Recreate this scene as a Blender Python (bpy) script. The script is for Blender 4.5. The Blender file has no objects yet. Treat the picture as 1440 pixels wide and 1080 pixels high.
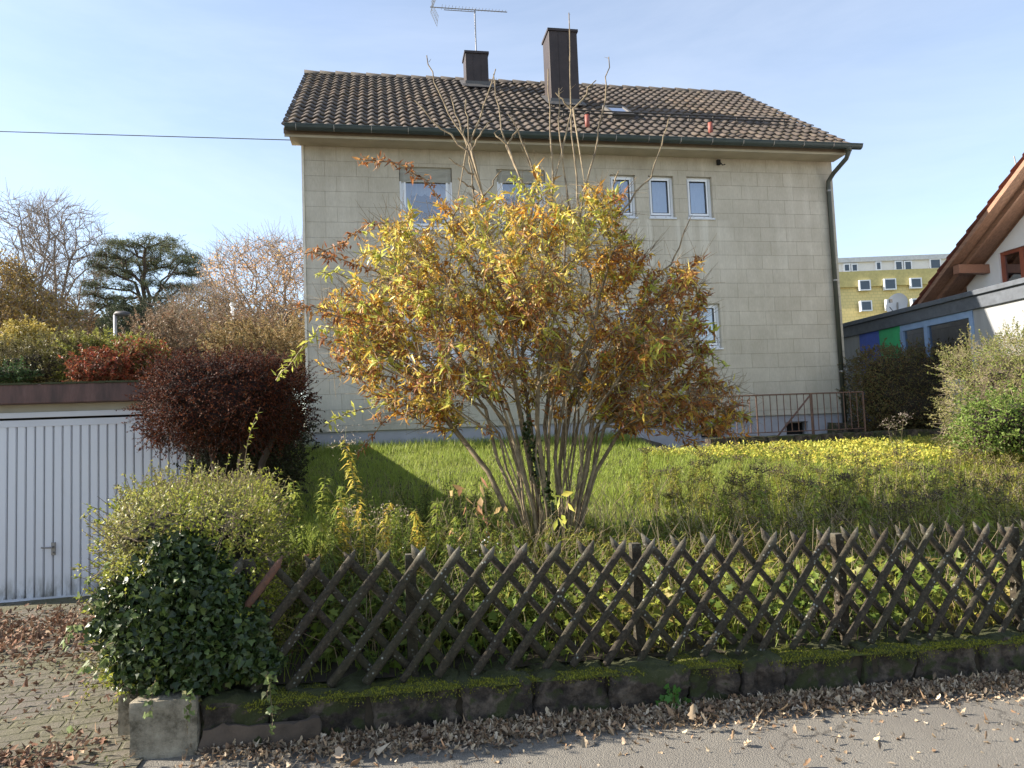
import bpy, math, random
import numpy as np
from mathutils import Vector, Matrix
rng = np.random.default_rng(7); random.seed(7)
R = math.radians
SC = bpy.context.scene
COL = SC.collection
# ------------------------------------------------------------------ camera
FPX = 1000.0; CAMZ = 1.6; PITCH = R(3.8); ROLL = R(-2.25)
CM = Matrix.Rotation(R(90) + PITCH, 3, 'X') @ Matrix.Rotation(ROLL, 3, 'Z')
cam = bpy.data.cameras.new('camera'); camo = bpy.data.objects.new('camera', cam); COL.objects.link(camo)
cam.lens = FPX / 1440 * 36; cam.sensor_width = 36; cam.clip_start = .05; cam.clip_end = 3000
camo.matrix_world = Matrix.Translation((0, 0, CAMZ)) @ CM.to_4x4()
SC.camera = camo
O = Vector((0, 0, CAMZ))
def ray(px, py): return CM @ Vector(((px - 720) / FPX, -(py - 540) / FPX, -1))
def W(px, py, Y):
    d = ray(px, py); return O + d * (Y / d.y)
def WP(px, py, P, n):          # ray against a plane
    d = ray(px, py); return O + d * ((P - O).dot(n) / d.dot(n))
# street frame: u along the street and facade, v away from the viewer
FA = W(431, 400, 13.5); FB = W(1181, 400, 15.5)
FA.z = 0; FB.z = 0
U = (FB - FA).normalized(); V = Vector((-U.y, U.x, 0)); HL = (FB - FA).length
ANG = math.atan2(U.y, U.x)
def uv(x, y): return x * U.x + y * U.y, x * V.x + y * V.y
def xy(u, v): return u * U.x + v * V.x, u * U.y + v * V.y
U0, V0 = uv(-2.0, 3.77)        # front left corner of the garden wall
HU0, HV0 = uv(FA.x, FA.y)
def roadz(x, y):
    u, v = uv(x, y); return -.02 * (u - U0)
def gz(x, y):                  # garden surface
    u, v = uv(x, y); d = v - V0
    z = .24 + .118 * np.clip(d - .3, 0, HV0 - V0 - .3)
    return z - .02 * (u - U0) * np.clip(1 - d / 9, 0, 1) - .34 * np.clip((d - 8.35) / .3, 0, 1) * np.clip((u - 5.2) / .5, 0, 1) * np.clip((10.6 - u) / .6, 0, 1)
# ------------------------------------------------------------------ materials
def newmat(n):
    m = bpy.data.materials.new(n); m.use_nodes = True; nt = m.node_tree
    return m, nt, nt.nodes['Principled BSDF'], nt.nodes['Material Output']
def ramp(nt, stops, interp='LINEAR'):
    r = nt.nodes.new('ShaderNodeValToRGB'); cr = r.color_ramp; cr.interpolation = interp
    while len(cr.elements) < len(stops): cr.elements.new(.5)
    for e, (p, c) in zip(cr.elements, stops): e.position = p; e.color = (*c, 1)
    return r
def even(cols): return [(i / max(1, len(cols) - 1), c) for i, c in enumerate(cols)]
def noise(nt, scale, detail=4, rough=.6, vec=None, stretch=None, dist=0):
    n = nt.nodes.new('ShaderNodeTexNoise'); n.inputs['Scale'].default_value = scale
    n.inputs['Detail'].default_value = detail; n.inputs['Roughness'].default_value = rough
    n.inputs['Distortion'].default_value = dist
    tc = nt.nodes.new('ShaderNodeTexCoord')
    if stretch:
        mp = nt.nodes.new('ShaderNodeMapping'); mp.inputs['Scale'].default_value = stretch
        nt.links.new(tc.outputs['Object'], mp.inputs['Vector']); nt.links.new(mp.outputs[0], n.inputs['Vector'])
    else: nt.links.new(tc.outputs['Object'], n.inputs['Vector'])
    return n
def mixc(nt, fac, a, b, mode='MIX'):
    m = nt.nodes.new('ShaderNodeMix'); m.data_type = 'RGBA'; m.blend_type = mode
    for s, v in ((0, fac), (6, a), (7, b)):
        if hasattr(v, 'links') or hasattr(v, 'is_linked'): nt.links.new(v, m.inputs[s])
        elif s == 0: m.inputs[0].default_value = v
        else: m.inputs[s].default_value = (*v, 1)
    return m.outputs[2]
def mth(nt, op, a, b=None):
    m = nt.nodes.new('ShaderNodeMath'); m.operation = op
    for i, v in enumerate((a, b)):
        if v is None: continue
        if hasattr(v, 'is_linked'): nt.links.new(v, m.inputs[i])
        else: m.inputs[i].default_value = v
    return m.outputs[0]
def mr(nt, v, a, b, c=0, d=1):
    m = nt.nodes.new('ShaderNodeMapRange'); nt.links.new(v, m.inputs[0])
    for i, x in enumerate((a, b, c, d)): m.inputs[i + 1].default_value = x
    return m.outputs[0]
def bump(nt, bs, h, strength=.5, dist=.01):
    b = nt.nodes.new('ShaderNodeBump'); b.inputs['Strength'].default_value = strength; b.inputs['Distance'].default_value = dist
    nt.links.new(h, b.inputs['Height']); nt.links.new(b.outputs[0], bs.inputs['Normal']); return b
def mleaf(n, cols, cols2=None, patch=1.0, trans=.35, rough=.5, spec=.3, tscale=1.5):
    """leaf colour picked leaf by leaf; cols2: colours of other branches, in patches"""
    m, nt, bs, out = newmat(n); L = nt.links
    g = nt.nodes.new('ShaderNodeNewGeometry'); rr = ramp(nt, even(cols)); L.new(g.outputs['Random Per Island'], rr.inputs[0]); c = rr.outputs[0]
    if cols2:
        r2 = ramp(nt, even(cols2)); L.new(g.outputs['Random Per Island'], r2.inputs[0])
        no = noise(nt, patch, 3, .6); f = mr(nt, no.outputs['Fac'], .44, .56)
        c = mixc(nt, f, c, r2.outputs[0])
    L.new(c, bs.inputs['Base Color']); bs.inputs['Roughness'].default_value = rough; bs.inputs['Specular IOR Level'].default_value = spec
    t = nt.nodes.new('ShaderNodeBsdfTranslucent')
    gm = nt.nodes.new('ShaderNodeGamma'); gm.inputs[1].default_value = .85; L.new(c, gm.inputs[0]); L.new(gm.outputs[0], t.inputs[0])
    mx = nt.nodes.new('ShaderNodeMixShader'); mx.inputs[0].default_value = trans
    L.new(bs.outputs[0], mx.inputs[1]); L.new(t.outputs[0], mx.inputs[2]); L.new(mx.outputs[0], out.inputs[0])
    return m
def msolid(n, col, rough=.5, metal=0, var=.12, scale=6, bmp=.0, bscale=60, spec=.5, col2=None, det=5, stretch=None):
    m, nt, bs, out = newmat(n)
    no = noise(nt, scale, det, .6, stretch=stretch)
    c2 = col2 or tuple(x * (1 - var * 2) for x in col)
    r = ramp(nt, [(.3, c2), (.7, col)]); nt.links.new(no.outputs['Fac'], r.inputs[0]); nt.links.new(r.outputs[0], bs.inputs['Base Color'])
    bs.inputs['Roughness'].default_value = rough; bs.inputs['Metallic'].default_value = metal; bs.inputs['Specular IOR Level'].default_value = spec
    if bmp:
        n2 = noise(nt, bscale, 6, .65, stretch=stretch); bump(nt, bs, n2.outputs['Fac'], bmp, .01)
    return m
# ------------------------------------------------------------------ mesh helpers
def mesh_np(name, verts, tris, mats, parent=None, smooth=False, mi=None, local=False):
    me = bpy.data.meshes.new(name); verts = np.asarray(verts, np.float32); tris = np.asarray(tris, np.int32)
    k = tris.shape[1]
    me.vertices.add(len(verts)); me.vertices.foreach_set('co', verts.ravel())
    me.loops.add(tris.size); me.loops.foreach_set('vertex_index', tris.ravel())
    me.polygons.add(len(tris)); me.polygons.foreach_set('loop_start', np.arange(0, tris.size, k, dtype=np.int32))
    me.polygons.foreach_set('loop_total', np.full(len(tris), k, np.int32))
    if smooth: me.polygons.foreach_set('use_smooth', np.ones(len(tris), bool))
    if mi is not None: me.polygons.foreach_set('material_index', np.asarray(mi, np.int32))
    me.update(calc_edges=True)
    for m in (mats if isinstance(mats, (list, tuple)) else [mats]): me.materials.append(m)
    return link(name, me, parent, local)
def link(name, me, parent=None, local=False):
    o = bpy.data.objects.new(name, me); COL.objects.link(o)
    if parent:
        o.parent = parent
        if not local:
            p = parent; M = Matrix.Identity(4)
            while p: M = p.matrix_parent_inverse @ p.matrix_basis @ M if p.parent else p.matrix_basis @ M; p = p.parent
            o.matrix_parent_inverse = M.inverted()
    return o
def thing(name, label, cat, loc=(0, 0, 0), rz=0, group=None):
    o = bpy.data.objects.new(name, None); COL.objects.link(o); o.location = loc; o.rotation_euler = (0, 0, rz)
    o.empty_display_size = .2
    return tag(o, label, cat, group)
def tag(o, label=None, cat=None, group=None, kind=None):
    if label: o['label'] = label
    if cat: o['category'] = cat
    if group: o['group'] = group
    if kind: o['kind'] = kind
    return o
class MB:
    """collects polygons for one mesh"""
    def __init__(s): s.v = []; s.f = []; s.m = []
    def add(s, vs, fs, mi=0):
        b = len(s.v); s.v += [tuple(v) for v in vs]; s.f += [tuple(i + b for i in f) for f in fs]; s.m += [mi] * len(fs)
    def box(s, x0, x1, y0, y1, z0, z1, mi=0, jit=0):
        vs = [(x, y, z) for z in (z0, z1) for y in (y0, y1) for x in (x0, x1)]
        if jit: vs = [tuple(c + random.uniform(-jit, jit) for c in v) for v in vs]
        s.add(vs, [(0, 2, 3, 1), (4, 5, 7, 6), (0, 1, 5, 4), (2, 6, 7, 3), (0, 4, 6, 2), (1, 3, 7, 5)], mi)
    def quad(s, a, b, c, d, mi=0): s.add([a, b, c, d], [(0, 1, 2, 3)], mi)
    def ring(s, x0, x1, z0, z1, w, y0, y1, mi=0):     # rectangular frame in the xz plane
        s.box(x0, x1, y0, y1, z0, z0 + w, mi); s.box(x0, x1, y0, y1, z1 - w, z1, mi)
        s.box(x0, x0 + w, y0, y1, z0 + w, z1 - w, mi); s.box(x1 - w, x1, y0, y1, z0 + w, z1 - w, mi)
    def tube(s, pts, rad, n=8, mi=0):
        v, f = tube_arr(np.array([tuple(p) for p in pts], float), np.full(len(pts), rad) if np.isscalar(rad) else np.array(rad), n, caps=True)
        s.add(v.tolist(), f.tolist(), mi)
    def build(s, name, mats, parent=None, local=True, bev=0, smooth=False):
        me = bpy.data.meshes.new(name); me.from_pydata(s.v, [], s.f)
        for m in (mats if isinstance(mats, (list, tuple)) else [mats]): me.materials.append(m)
        me.polygons.foreach_set('material_index', s.m)
        if smooth: me.polygons.foreach_set('use_smooth', np.ones(len(s.f), bool))
        me.update(); o = link(name, me, parent, local)
        if bev:
            b = o.modifiers.new('bevel', 'BEVEL'); b.width = bev; b.segments = 2; b.limit_method = 'ANGLE'
        return o
def tube_arr(pts, rad, n=5, caps=False):
    T = np.gradient(pts, axis=0); T /= np.linalg.norm(T, axis=1)[:, None] + 1e-9
    ref = np.array([.31, .17, .93]) if abs(T[:, 2].mean()) < .8 else np.array([.93, .3, .1])
    A = np.cross(T, ref); A /= np.linalg.norm(A, axis=1)[:, None] + 1e-9; B = np.cross(T, A)
    a = np.linspace(0, 2 * np.pi, n, endpoint=False)
    v = (pts[:, None] + rad[:, None, None] * (np.cos(a)[None, :, None] * A[:, None] + np.sin(a)[None, :, None] * B[:, None])).reshape(-1, 3)
    i = np.arange(len(pts) - 1)[:, None] * n; j = np.arange(n)[None]; k = (j + 1) % n
    q = np.stack([i + j, i + k, i + n + k, i + n + j], -1).reshape(-1, 4)
    tr = np.concatenate([q[:, [0, 1, 2]], q[:, [0, 2, 3]]])
    if caps:
        m = len(pts); v = np.concatenate([v, pts[:1], pts[-1:]]); jj = np.arange(n); kk = (jj + 1) % n
        tr = np.concatenate([tr, np.stack([np.full(n, m * n), kk, jj], -1), np.stack([np.full(n, m * n + 1), (m - 1) * n + jj, (m - 1) * n + kk], -1)])
    return v, tr
def tubes(polys, n=5):
    vs, fs, b = [], [], 0
    for p, r in polys:
        p = np.asarray(p, float); r = np.asarray(r, float) if not np.isscalar(r) else np.full(len(p), r)
        if len(p) < 2: continue
        v, f = tube_arr(p, r, n if r.max() > .006 or n < 4 else 3); vs.append(v); fs.append(f + b); b += len(v)
    return np.concatenate(vs), np.concatenate(fs)
# leaf templates: (along, side, normal) and triangles
T_LANCE = (np.array([[0, 0, 0], [.42, .5, .0], [.5, 0, -.06], [.42, -.5, 0], [1, 0, 0]]), np.array([[0, 2, 1], [0, 3, 2], [2, 3, 4], [2, 4, 1]]))
T_BLADE = (np.array([[0, .5, 0], [0, -.5, 0], [.5, .4, 0], [.5, -.4, 0], [1, 0, 0]]), np.array([[0, 1, 3], [0, 3, 2], [2, 3, 4]]))
T_DIAM = (np.array([[0, 0, 0], [.5, .5, 0.], [.5, -.5, 0.], [1, 0, 0]]), np.array([[0, 2, 3], [0, 3, 1]]))
def fan(per, c=(.45, 0, 0)):
    p = np.array([c] + [(a, s, 0) for a, s in per], float); k = len(per)
    return p, np.array([[0, 1 + (i + 1) % k, 1 + i] for i in range(k)])
T_IVY = fan([(0, 0), (.02, .38), (.3, .52), (.5, .26), (1, 0), (.5, -.26), (.3, -.52), (.02, -.38)], (.3, 0, -.04))
T_OAK = fan([(0, 0), (.1, .3), (.3, .25), (.42, .5), (.6, .3), (.8, .38), (1, 0), (.85, -.3), (.62, -.26), (.45, -.5), (.25, -.22), (.12, -.33)], (.45, 0, -.05))
T_MAPLE = fan([(0, 0), (-.08, .42), (.22, .3), (.42, .6), (.58, .25), (1, 0), (.6, -.24), (.45, -.58), (.2, -.3), (-.05, -.45)], (.35, 0, -.05))
def unit(a): return a / (np.linalg.norm(a, axis=-1, keepdims=True) + 1e-9)
def rdir(n, zb=0):
    d = rng.normal(size=(n, 3)); d = unit(d); d[:, 2] += zb; return unit(d)
def leaves(T, P, D, N, L, Wd, curl=0, cup=0):
    n = len(P); D = unit(np.asarray(D)); S = unit(np.cross(D, N) + 1e-6); N = np.cross(S, D)
    L = np.broadcast_to(L, n)[:, None]; Wd = np.broadcast_to(Wd, n)[:, None]
    curl = np.broadcast_to(curl, n)[:, None]; cup = np.broadcast_to(cup, n)[:, None]
    t = T[0]; a = t[None, :, 0] * L; s = t[None, :, 1] * Wd
    nn = t[None, :, 2] * L - curl * L * t[None, :, 0] ** 2 + cup * Wd * 4 * t[None, :, 1] ** 2
    a = a * (1 - .35 * np.abs(curl) * t[None, :, 0] ** 2)
    v = P[:, None] + a[..., None] * D[:, None] + s[..., None] * S[:, None] + nn[..., None] * N[:, None]
    f = T[1][None] + (np.arange(n) * len(t))[:, None, None]
    return v.reshape(-1, 3), f.reshape(-1, 3)
def cat(parts):
    vs, fs, b = [], [], 0
    for v, f in parts: vs.append(v); fs.append(f + b); b += len(v)
    return np.concatenate(vs), np.concatenate(fs)
# ------------------------------------------------------------------ growth of woody plants
class Grow:
    def __init__(s): s.p = []; s.par = []; s.pl = []; s.ok = []
    def path(s, pts, start=-1, ok=None, wob=.0):
        prev = start
        for i, q in enumerate(pts):
            q = np.array(q, float)
            if wob and 0 < i < len(pts) - 1: q = q + rng.normal(size=3) * wob
            s.p.append(q); s.par.append(prev)
            s.pl.append(0 if prev < 0 else s.pl[prev] + np.linalg.norm(q - s.p[prev]))
            s.ok.append(True if ok is None else bool(ok[i])); prev = len(s.p) - 1
        return prev
    def attach(s, targets, bal=.4, step=.2, bow=.12, wob=.02, sort=True):
        targets = np.asarray(targets); root = s.p[0]
        if sort: targets = targets[np.argsort(np.linalg.norm(targets - root, axis=1))]
        cap = len(s.p) + len(targets) * 12; P = np.empty((cap, 3)); L = np.empty(cap); K = np.zeros(cap, bool)
        n = len(s.p); P[:n] = s.p; L[:n] = s.pl; K[:n] = s.ok; tips = []
        for t in targets:
            d = np.linalg.norm(P[:n] - t, axis=1) + bal * L[:n]; d[~K[:n]] = 1e9; i = int(d.argmin()); a = P[i]; dist = np.linalg.norm(t - a)
            m = int(min(11, max(1, round(dist / step)))); f = np.linspace(0, 1, m + 1)[1:]
            q = a + (t - a) * f[:, None]; q[:, 2] -= bow * dist * np.sin(np.pi * f) * (1 if bow > 0 else 1)
            q += rng.normal(size=q.shape) * wob * min(1, dist) * (f < .999)[:, None]
            pr = i
            for w in q:
                s.p.append(w); s.par.append(pr); s.pl.append(s.pl[pr] + np.linalg.norm(w - s.p[pr])); s.ok.append(True)
                P[n] = w; L[n] = s.pl[-1]; K[n] = True; pr = n; n += 1
            tips.append(pr)
        return tips
    def radii(s, tip, e=2.4, mx=1):
        n = len(s.p); c = np.zeros(n)
        ch = np.zeros(n, int)
        for i, q in enumerate(s.par):
            if q >= 0: ch[q] += 1
        for i in range(n - 1, -1, -1):
            if ch[i] == 0: c[i] = tip ** e
            q = s.par[i]
            if q >= 0: c[q] += c[i]
        s.r = np.minimum(c ** (1 / e), mx); return s.r
    def polys(s, sel=None):
        n = len(s.p); kids = [[] for _ in range(n)]
        for i, q in enumerate(s.par):
            if q >= 0: kids[q].append(i)
        out = []; st = [i for i in range(n) if s.par[i] < 0]; starts = [(i, None) for i in st]
        while starts:
            i, pr = starts.pop(); c = [] if pr is None else [pr]; c.append(i)
            while kids[i]:
                k = sorted(kids[i], key=lambda j: -s.r[j]); i = k[0]; c.append(i)
                for j in k[1:]: starts.append((j, c[-2]))
            r = s.r[c].copy()
            if pr is not None: r[0] = min(r[0], r[1] * 1.15)
            out.append((np.array([s.p[j] for j in c]), r))
        return out
    def dirs(s):
        P = np.array(s.p); par = np.array(s.par); D = np.zeros_like(P); m = par >= 0; D[m] = unit(P[m] - P[par[m]]); return P, D
def inpoly(x, z, poly):
    c = np.zeros(len(x), bool); p = np.asarray(poly); j = len(p) - 1
    for i in range(len(p)):
        m = ((p[i, 1] > z) != (p[j, 1] > z)) & (x < (p[j, 0] - p[i, 0]) * (z - p[i, 1]) / (p[j, 1] - p[i, 1] + 1e-12) + p[i, 0])
        c ^= m; j = i
    return c
def sil_points(n, poly, Y, depth, p=2.0, hollow=0.0):
    """points inside a rounded volume whose outline at distance Y is the given outline (pixels)"""
    w = np.array([tuple(W(a, b, Y)) for a, b in poly]); pl = w[:, [0, 2]]; lo, hi = pl.min(0), pl.max(0); out = []
    c = (lo + hi) / 2; h = (hi - lo) / 2
    e0 = pl; e1 = np.roll(pl, -1, 0)
    while len(out) < n:
        m = 4000; q = lo + rng.random((m, 2)) * (hi - lo); q = q[inpoly(q[:, 0], q[:, 1], pl)]
        d = e1 - e0; t = np.clip(((q[:, None] - e0) * d).sum(-1) / ((d * d).sum(-1) + 1e-9), 0, 1)
        ed = np.linalg.norm(q[:, None] - (e0 + t[..., None] * d), axis=-1).min(1)
        k = np.sqrt(np.clip(1 - (1 - np.clip(ed / (h.min() * .9), 0, 1)) ** 2, .02, 1))
        s = rng.uniform(-1, 1, len(q)); s = np.sign(s) * np.abs(s) ** (1 - hollow)
        for (x, z), dy in zip(q, s * k * depth): out.append((x, Y + dy, z))
    return np.array(out[:n])
# ------------------------------------------------------------------ sky, sun
SUN_EL, SUN_AZ = R(29), Vector((-1.0, .03, 0)).normalized()       # horizontal direction towards the sun
sd = Vector((SUN_AZ.x * math.cos(SUN_EL), SUN_AZ.y * math.cos(SUN_EL), math.sin(SUN_EL)))
sun = bpy.data.lights.new('sun', 'SUN'); sun.energy = 5.0; sun.angle = R(.5); sun.color = (1, .90, .76)
so = bpy.data.objects.new('sun', sun); COL.objects.link(so); so.rotation_euler = sd.to_track_quat('Z', 'Y').to_euler(); so.location = (-20, 5, 20)
w = bpy.data.worlds.new('World'); SC.world = w; w.use_nodes = True; nt = w.node_tree; bg = nt.nodes['Background']
sk = nt.nodes.new('ShaderNodeTexSky'); sk.sky_type = 'NISHITA'; sk.sun_disc = False; sk.sun_elevation = SUN_EL
sk.sun_rotation = math.atan2(sd.x, sd.y); sk.air_density = 1.0; sk.dust_density = .6; sk.ozone_density = 1.1; sk.altitude = 300
tc = nt.nodes.new('ShaderNodeTexCoord'); mp = nt.nodes.new('ShaderNodeMapping'); mp.inputs['Scale'].default_value = (.8, .8, 2.6); mp.inputs['Rotation'].default_value = (0, .25, 0)
cl = nt.nodes.new('ShaderNodeTexNoise'); cl.inputs['Scale'].default_value = 1.6; cl.inputs['Detail'].default_value = 7; cl.inputs['Roughness'].default_value = .62; cl.inputs['Distortion'].default_value = .6
nt.links.new(tc.outputs['Generated'], mp.inputs[0]); nt.links.new(mp.outputs[0], cl.inputs['Vector'])
cf = mr(nt, cl.outputs['Fac'], .42, .85, .12, .26)
mx = mixc(nt, cf, sk.outputs[0], (7.2, 7.3, 7.6)); nt.links.new(mx, bg.inputs[0]); bg.inputs[1].default_value = .095
SC.view_settings.view_transform = 'Standard'; SC.view_settings.look = 'None'; SC.view_settings.exposure = 1.45; SC.view_settings.gamma = 1
SC.cycles.max_bounces = 6; SC.cycles.diffuse_bounces = 3; SC.cycles.transparent_max_bounces = 12; SC.cycles.use_denoising = True
# ------------------------------------------------------------------ house
def mat_siding():
    m, nt, bs, out = newmat('siding'); L = nt.links
    tc = nt.nodes.new('ShaderNodeTexCoord'); sx = nt.nodes.new('ShaderNodeSeparateXYZ'); L.new(tc.outputs['Object'], sx.inputs[0])
    cx = nt.nodes.new('ShaderNodeCombineXYZ'); L.new(mth(nt, 'ADD', sx.outputs[0], sx.outputs[1]), cx.inputs[0]); L.new(sx.outputs[2], cx.inputs[1])
    b = nt.nodes.new('ShaderNodeTexBrick'); L.new(cx.outputs[0], b.inputs['Vector']); b.offset = .37; b.offset_frequency = 2; b.squash = 1
    for k, v in (('Scale', 1), ('Mortar Size', .005), ('Mortar Smooth', .3), ('Brick Width', .61), ('Row Height', .305), ('Bias', 0)): b.inputs[k].default_value = v
    b.inputs['Color1'].default_value = (.565, .52, .435, 1); b.inputs['Color2'].default_value = (.515, .47, .39, 1); b.inputs['Mortar'].default_value = (.34, .305, .245, 1)
    st = noise(nt, 1, 5, .6, stretch=(5, 5, .45)); f = mr(nt, st.outputs['Fac'], .48, .75, 0, .5); c = mixc(nt, f, b.outputs[0], (.72, .68, .59))
    bl = noise(nt, 1.1, 6, .65); f2 = mr(nt, bl.outputs['Fac'], .38, .66, .5, 0); c = mixc(nt, f2, c, (.36, .325, .255))
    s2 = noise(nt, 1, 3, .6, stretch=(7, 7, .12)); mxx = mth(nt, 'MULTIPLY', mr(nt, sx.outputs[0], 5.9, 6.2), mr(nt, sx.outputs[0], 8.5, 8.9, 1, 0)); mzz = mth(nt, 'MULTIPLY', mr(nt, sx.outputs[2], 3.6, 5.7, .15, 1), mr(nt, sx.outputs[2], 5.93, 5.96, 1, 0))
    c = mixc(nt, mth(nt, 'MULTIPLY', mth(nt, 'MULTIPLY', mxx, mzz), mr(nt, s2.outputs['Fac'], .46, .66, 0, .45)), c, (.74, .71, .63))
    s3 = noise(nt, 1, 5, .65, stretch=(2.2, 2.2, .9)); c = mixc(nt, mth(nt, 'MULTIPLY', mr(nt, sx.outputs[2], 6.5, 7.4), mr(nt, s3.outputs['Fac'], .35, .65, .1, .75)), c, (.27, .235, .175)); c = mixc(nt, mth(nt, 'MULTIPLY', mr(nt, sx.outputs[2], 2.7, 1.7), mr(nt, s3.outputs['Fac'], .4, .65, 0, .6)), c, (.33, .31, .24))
    gr = noise(nt, 1, 5, .7, stretch=(70, 70, 9)); f3 = mr(nt, gr.outputs['Fac'], .35, .65, .9, 1.08); c = mixc(nt, 1, c, (1, 1, 1)) if 0 else c
    vm = nt.nodes.new('ShaderNodeVectorMath'); vm.operation = 'SCALE'; L.new(c, vm.inputs[0]); L.new(f3, vm.inputs['Scale']); L.new(vm.outputs[0], bs.inputs['Base Color'])
    bs.inputs['Roughness'].default_value = .85; bs.inputs['Specular IOR Level'].default_value = .25
    h = mth(nt, 'SUBTRACT', mth(nt, 'MULTIPLY', gr.outputs['Fac'], .35), mth(nt, 'MULTIPLY', b.outputs['Fac'], 1.0)); bump(nt, bs, h, .7, .006)
    return m
def mat_tiles(cols, moss=(.20, .17, .07)):
    m, nt, bs, out = newmat('roof tile'); L = nt.links
    g = nt.nodes.new('ShaderNodeNewGeometry'); r = ramp(nt, even(cols)); L.new(g.outputs['Random Per Island'], r.inputs[0])
    n = noise(nt, 9, 8, .7); f = mr(nt, n.outputs['Fac'], .5, .66, 0, .75); c = mixc(nt, f, r.outputs[0], moss)
    n2 = noise(nt, 45, 5, .7); f = mr(nt, n2.outputs['Fac'], .5, .7, 0, .5); c = mixc(nt, f, c, (.22, .19, .155))
    n3 = noise(nt, .5, 4, .6); f = mr(nt, n3.outputs['Fac'], .35, .6, .6, 0); c = mixc(nt, f, c, (.06, .052, .048))
    L.new(c, bs.inputs['Base Color']); bs.inputs['Roughness'].default_value = .8; bump(nt, bs, n2.outputs['Fac'], .5, .006); return m
M_sid = mat_siding()
M_tile = mat_tiles([(.045, .034, .027), (.095, .070, .054), (.06, .045, .037), (.14, .103, .077), (.05, .038, .032), (.115, .076, .052)], (.12, .095, .04))
M_ridge = mat_tiles([(.035, .029, .026), (.055, .046, .039), (.045, .037, .032)], (.05, .045, .02))
M_found = msolid('painted foundation', (.40, .40, .43), .8, var=.1, scale=3, bmp=.3, bscale=30)
M_gutter = msolid('gutter metal', (.055, .075, .075), .45, .3, scale=5)
M_pipe = msolid('downpipe metal', (.07, .075, .06), .5, .2, scale=3)
M_soffit = msolid('soffit paint', (.46, .41, .31), .7, scale=2)
M_pvc = msolid('white window plastic', (.80, .82, .86), .35, var=.03)
M_sill = msolid('sill metal', (.62, .64, .68), .4, .2, var=.05)
M_dark = msolid('dark inside', (.012, .012, .013), .9)
M_shut = msolid('shutter plastic', (.46, .45, .40), .5, var=.05)
M_curt = msolid('curtain cloth', (.70, .71, .74), .9, var=.05)
M_brown = msolid('brown chimney sheet', (.045, .032, .030), .55, .0, scale=4, var=.2, spec=.4)
M_flash = msolid('lead flashing', (.12, .115, .11), .6, .3)
M_red = msolid('red vent clay', (.28, .075, .055), .6)
M_steel = msolid('weathered steel', (.30, .29, .28), .45, .8)
M_rust = msolid('rusty painted steel', (.17, .095, .07), .8, .0, scale=20, var=.3, col2=(.10, .06, .05))
def glass(n, tint=(.55, .6, .66), tr=.45):
    m, nt, bs, out = newmat(n); L = nt.links
    t = nt.nodes.new('ShaderNodeBsdfTransparent'); t.inputs[0].default_value = (*tint, 1)
    g = nt.nodes.new('ShaderNodeBsdfGlossy'); g.inputs['Roughness'].default_value = .02; g.inputs[0].default_value = (.9, .93, 1, 1)
    lw = nt.nodes.new('ShaderNodeLayerWeight'); lw.inputs[0].default_value = .35
    f = mr(nt, lw.outputs['Facing'], 0, 1, 1 - tr - .3, .95); mx = nt.nodes.new('ShaderNodeMixShader')
    nz = noise(nt, 2.5, 1, .5); bp = nt.nodes.new('ShaderNodeBump'); bp.inputs['Strength'].default_value = .04; bp.inputs['Distance'].default_value = .02
    L.new(nz.outputs['Fac'], bp.inputs['Height']); L.new(bp.outputs[0], g.inputs['Normal'])
    L.new(f, mx.inputs[0]); L.new(t.outputs[0], mx.inputs[1]); L.new(g.outputs[0], mx.inputs[2]); L.new(mx.outputs[0], out.inputs[0]); return m
M_glass = glass('window glass')
def openwall(mb, x0, x1, z0, z1, ops, dep, y=0, mi=0, mrev=0):
    xs = sorted({x0, x1, *[o[0] for o in ops], *[o[1] for o in ops]}); zs = sorted({z0, z1, *[o[2] for o in ops], *[o[3] for o in ops]})
    for a, b in zip(xs, xs[1:]):
        for c, d in zip(zs, zs[1:]):
            mx_, mz = (a + b) / 2, (c + d) / 2
            if any(o[0] < mx_ < o[1] and o[2] < mz < o[3] for o in ops): continue
            mb.quad((a, y, c), (b, y, c), (b, y, d), (a, y, d), mi)
    for a, b, c, d in ops:
        e = y + dep
        mb.quad((a, y, d), (b, y, d), (b, e, d), (a, e, d), mrev); mb.quad((a, e, c), (b, e, c), (b, y, c), (a, y, c), mrev)
        mb.quad((a, y, c), (a, y, d), (a, e, d), (a, e, c), mrev); mb.quad((b, e, c), (b, e, d), (b, y, d), (b, y, c), mrev)
def fac(px, py, dv=0):
    p = WP(px, py, FA + V * dv, V); return (p - FA).dot(U), p.z
HW = 11.35; SB = 1.72; WT = 7.40; EY = -.5; RY = 4.1; EZ = 7.46; RZ = 10.86; RX0, RX1 = -.34, 11.52; HD = 2 * RY
house = thing('house', 'beige panelled two-storey house with dark tiled roof and two brown chimneys', 'house', tuple(FA), ANG)
big = [fac(561, 236) + fac(637, 321), fac(698, 238) + fac(770, 328)]
wins = []
for a, b, c, d in [(561, 234, 638, 321), (698, 237, 770, 327)]: wins.append([*fac(a, b), *fac(c, d), 'big'])
for a, b, c, d in [(857, 244, 896, 306), (911, 246, 950, 307), (965, 249, 1004, 309)]: wins.append([*fac(a, b), *fac(c, d), 'small'])
z8, z9 = fac(983, 427)[1], fac(1015, 490)[1]
for k in (2, 3, 4): wins.append([wins[k][0], z8, wins[k][2] + (.02), z9, 'small'])
for k in (0, 1): wins.append([wins[k][0], 4.25, wins[k][2], 2.95, 'big'])
OP = []
for q in wins:
    x0, z1, x1, z0, kd = q
    OP.append((x0, x1, z0, z1))
for i in (2, 3, 4): OP[i] = (OP[i][0], OP[i][1], 5.97, 6.89)
for i in (0, 1): OP[i] = (OP[i][0], OP[i][1], 5.68, 6.94)
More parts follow.
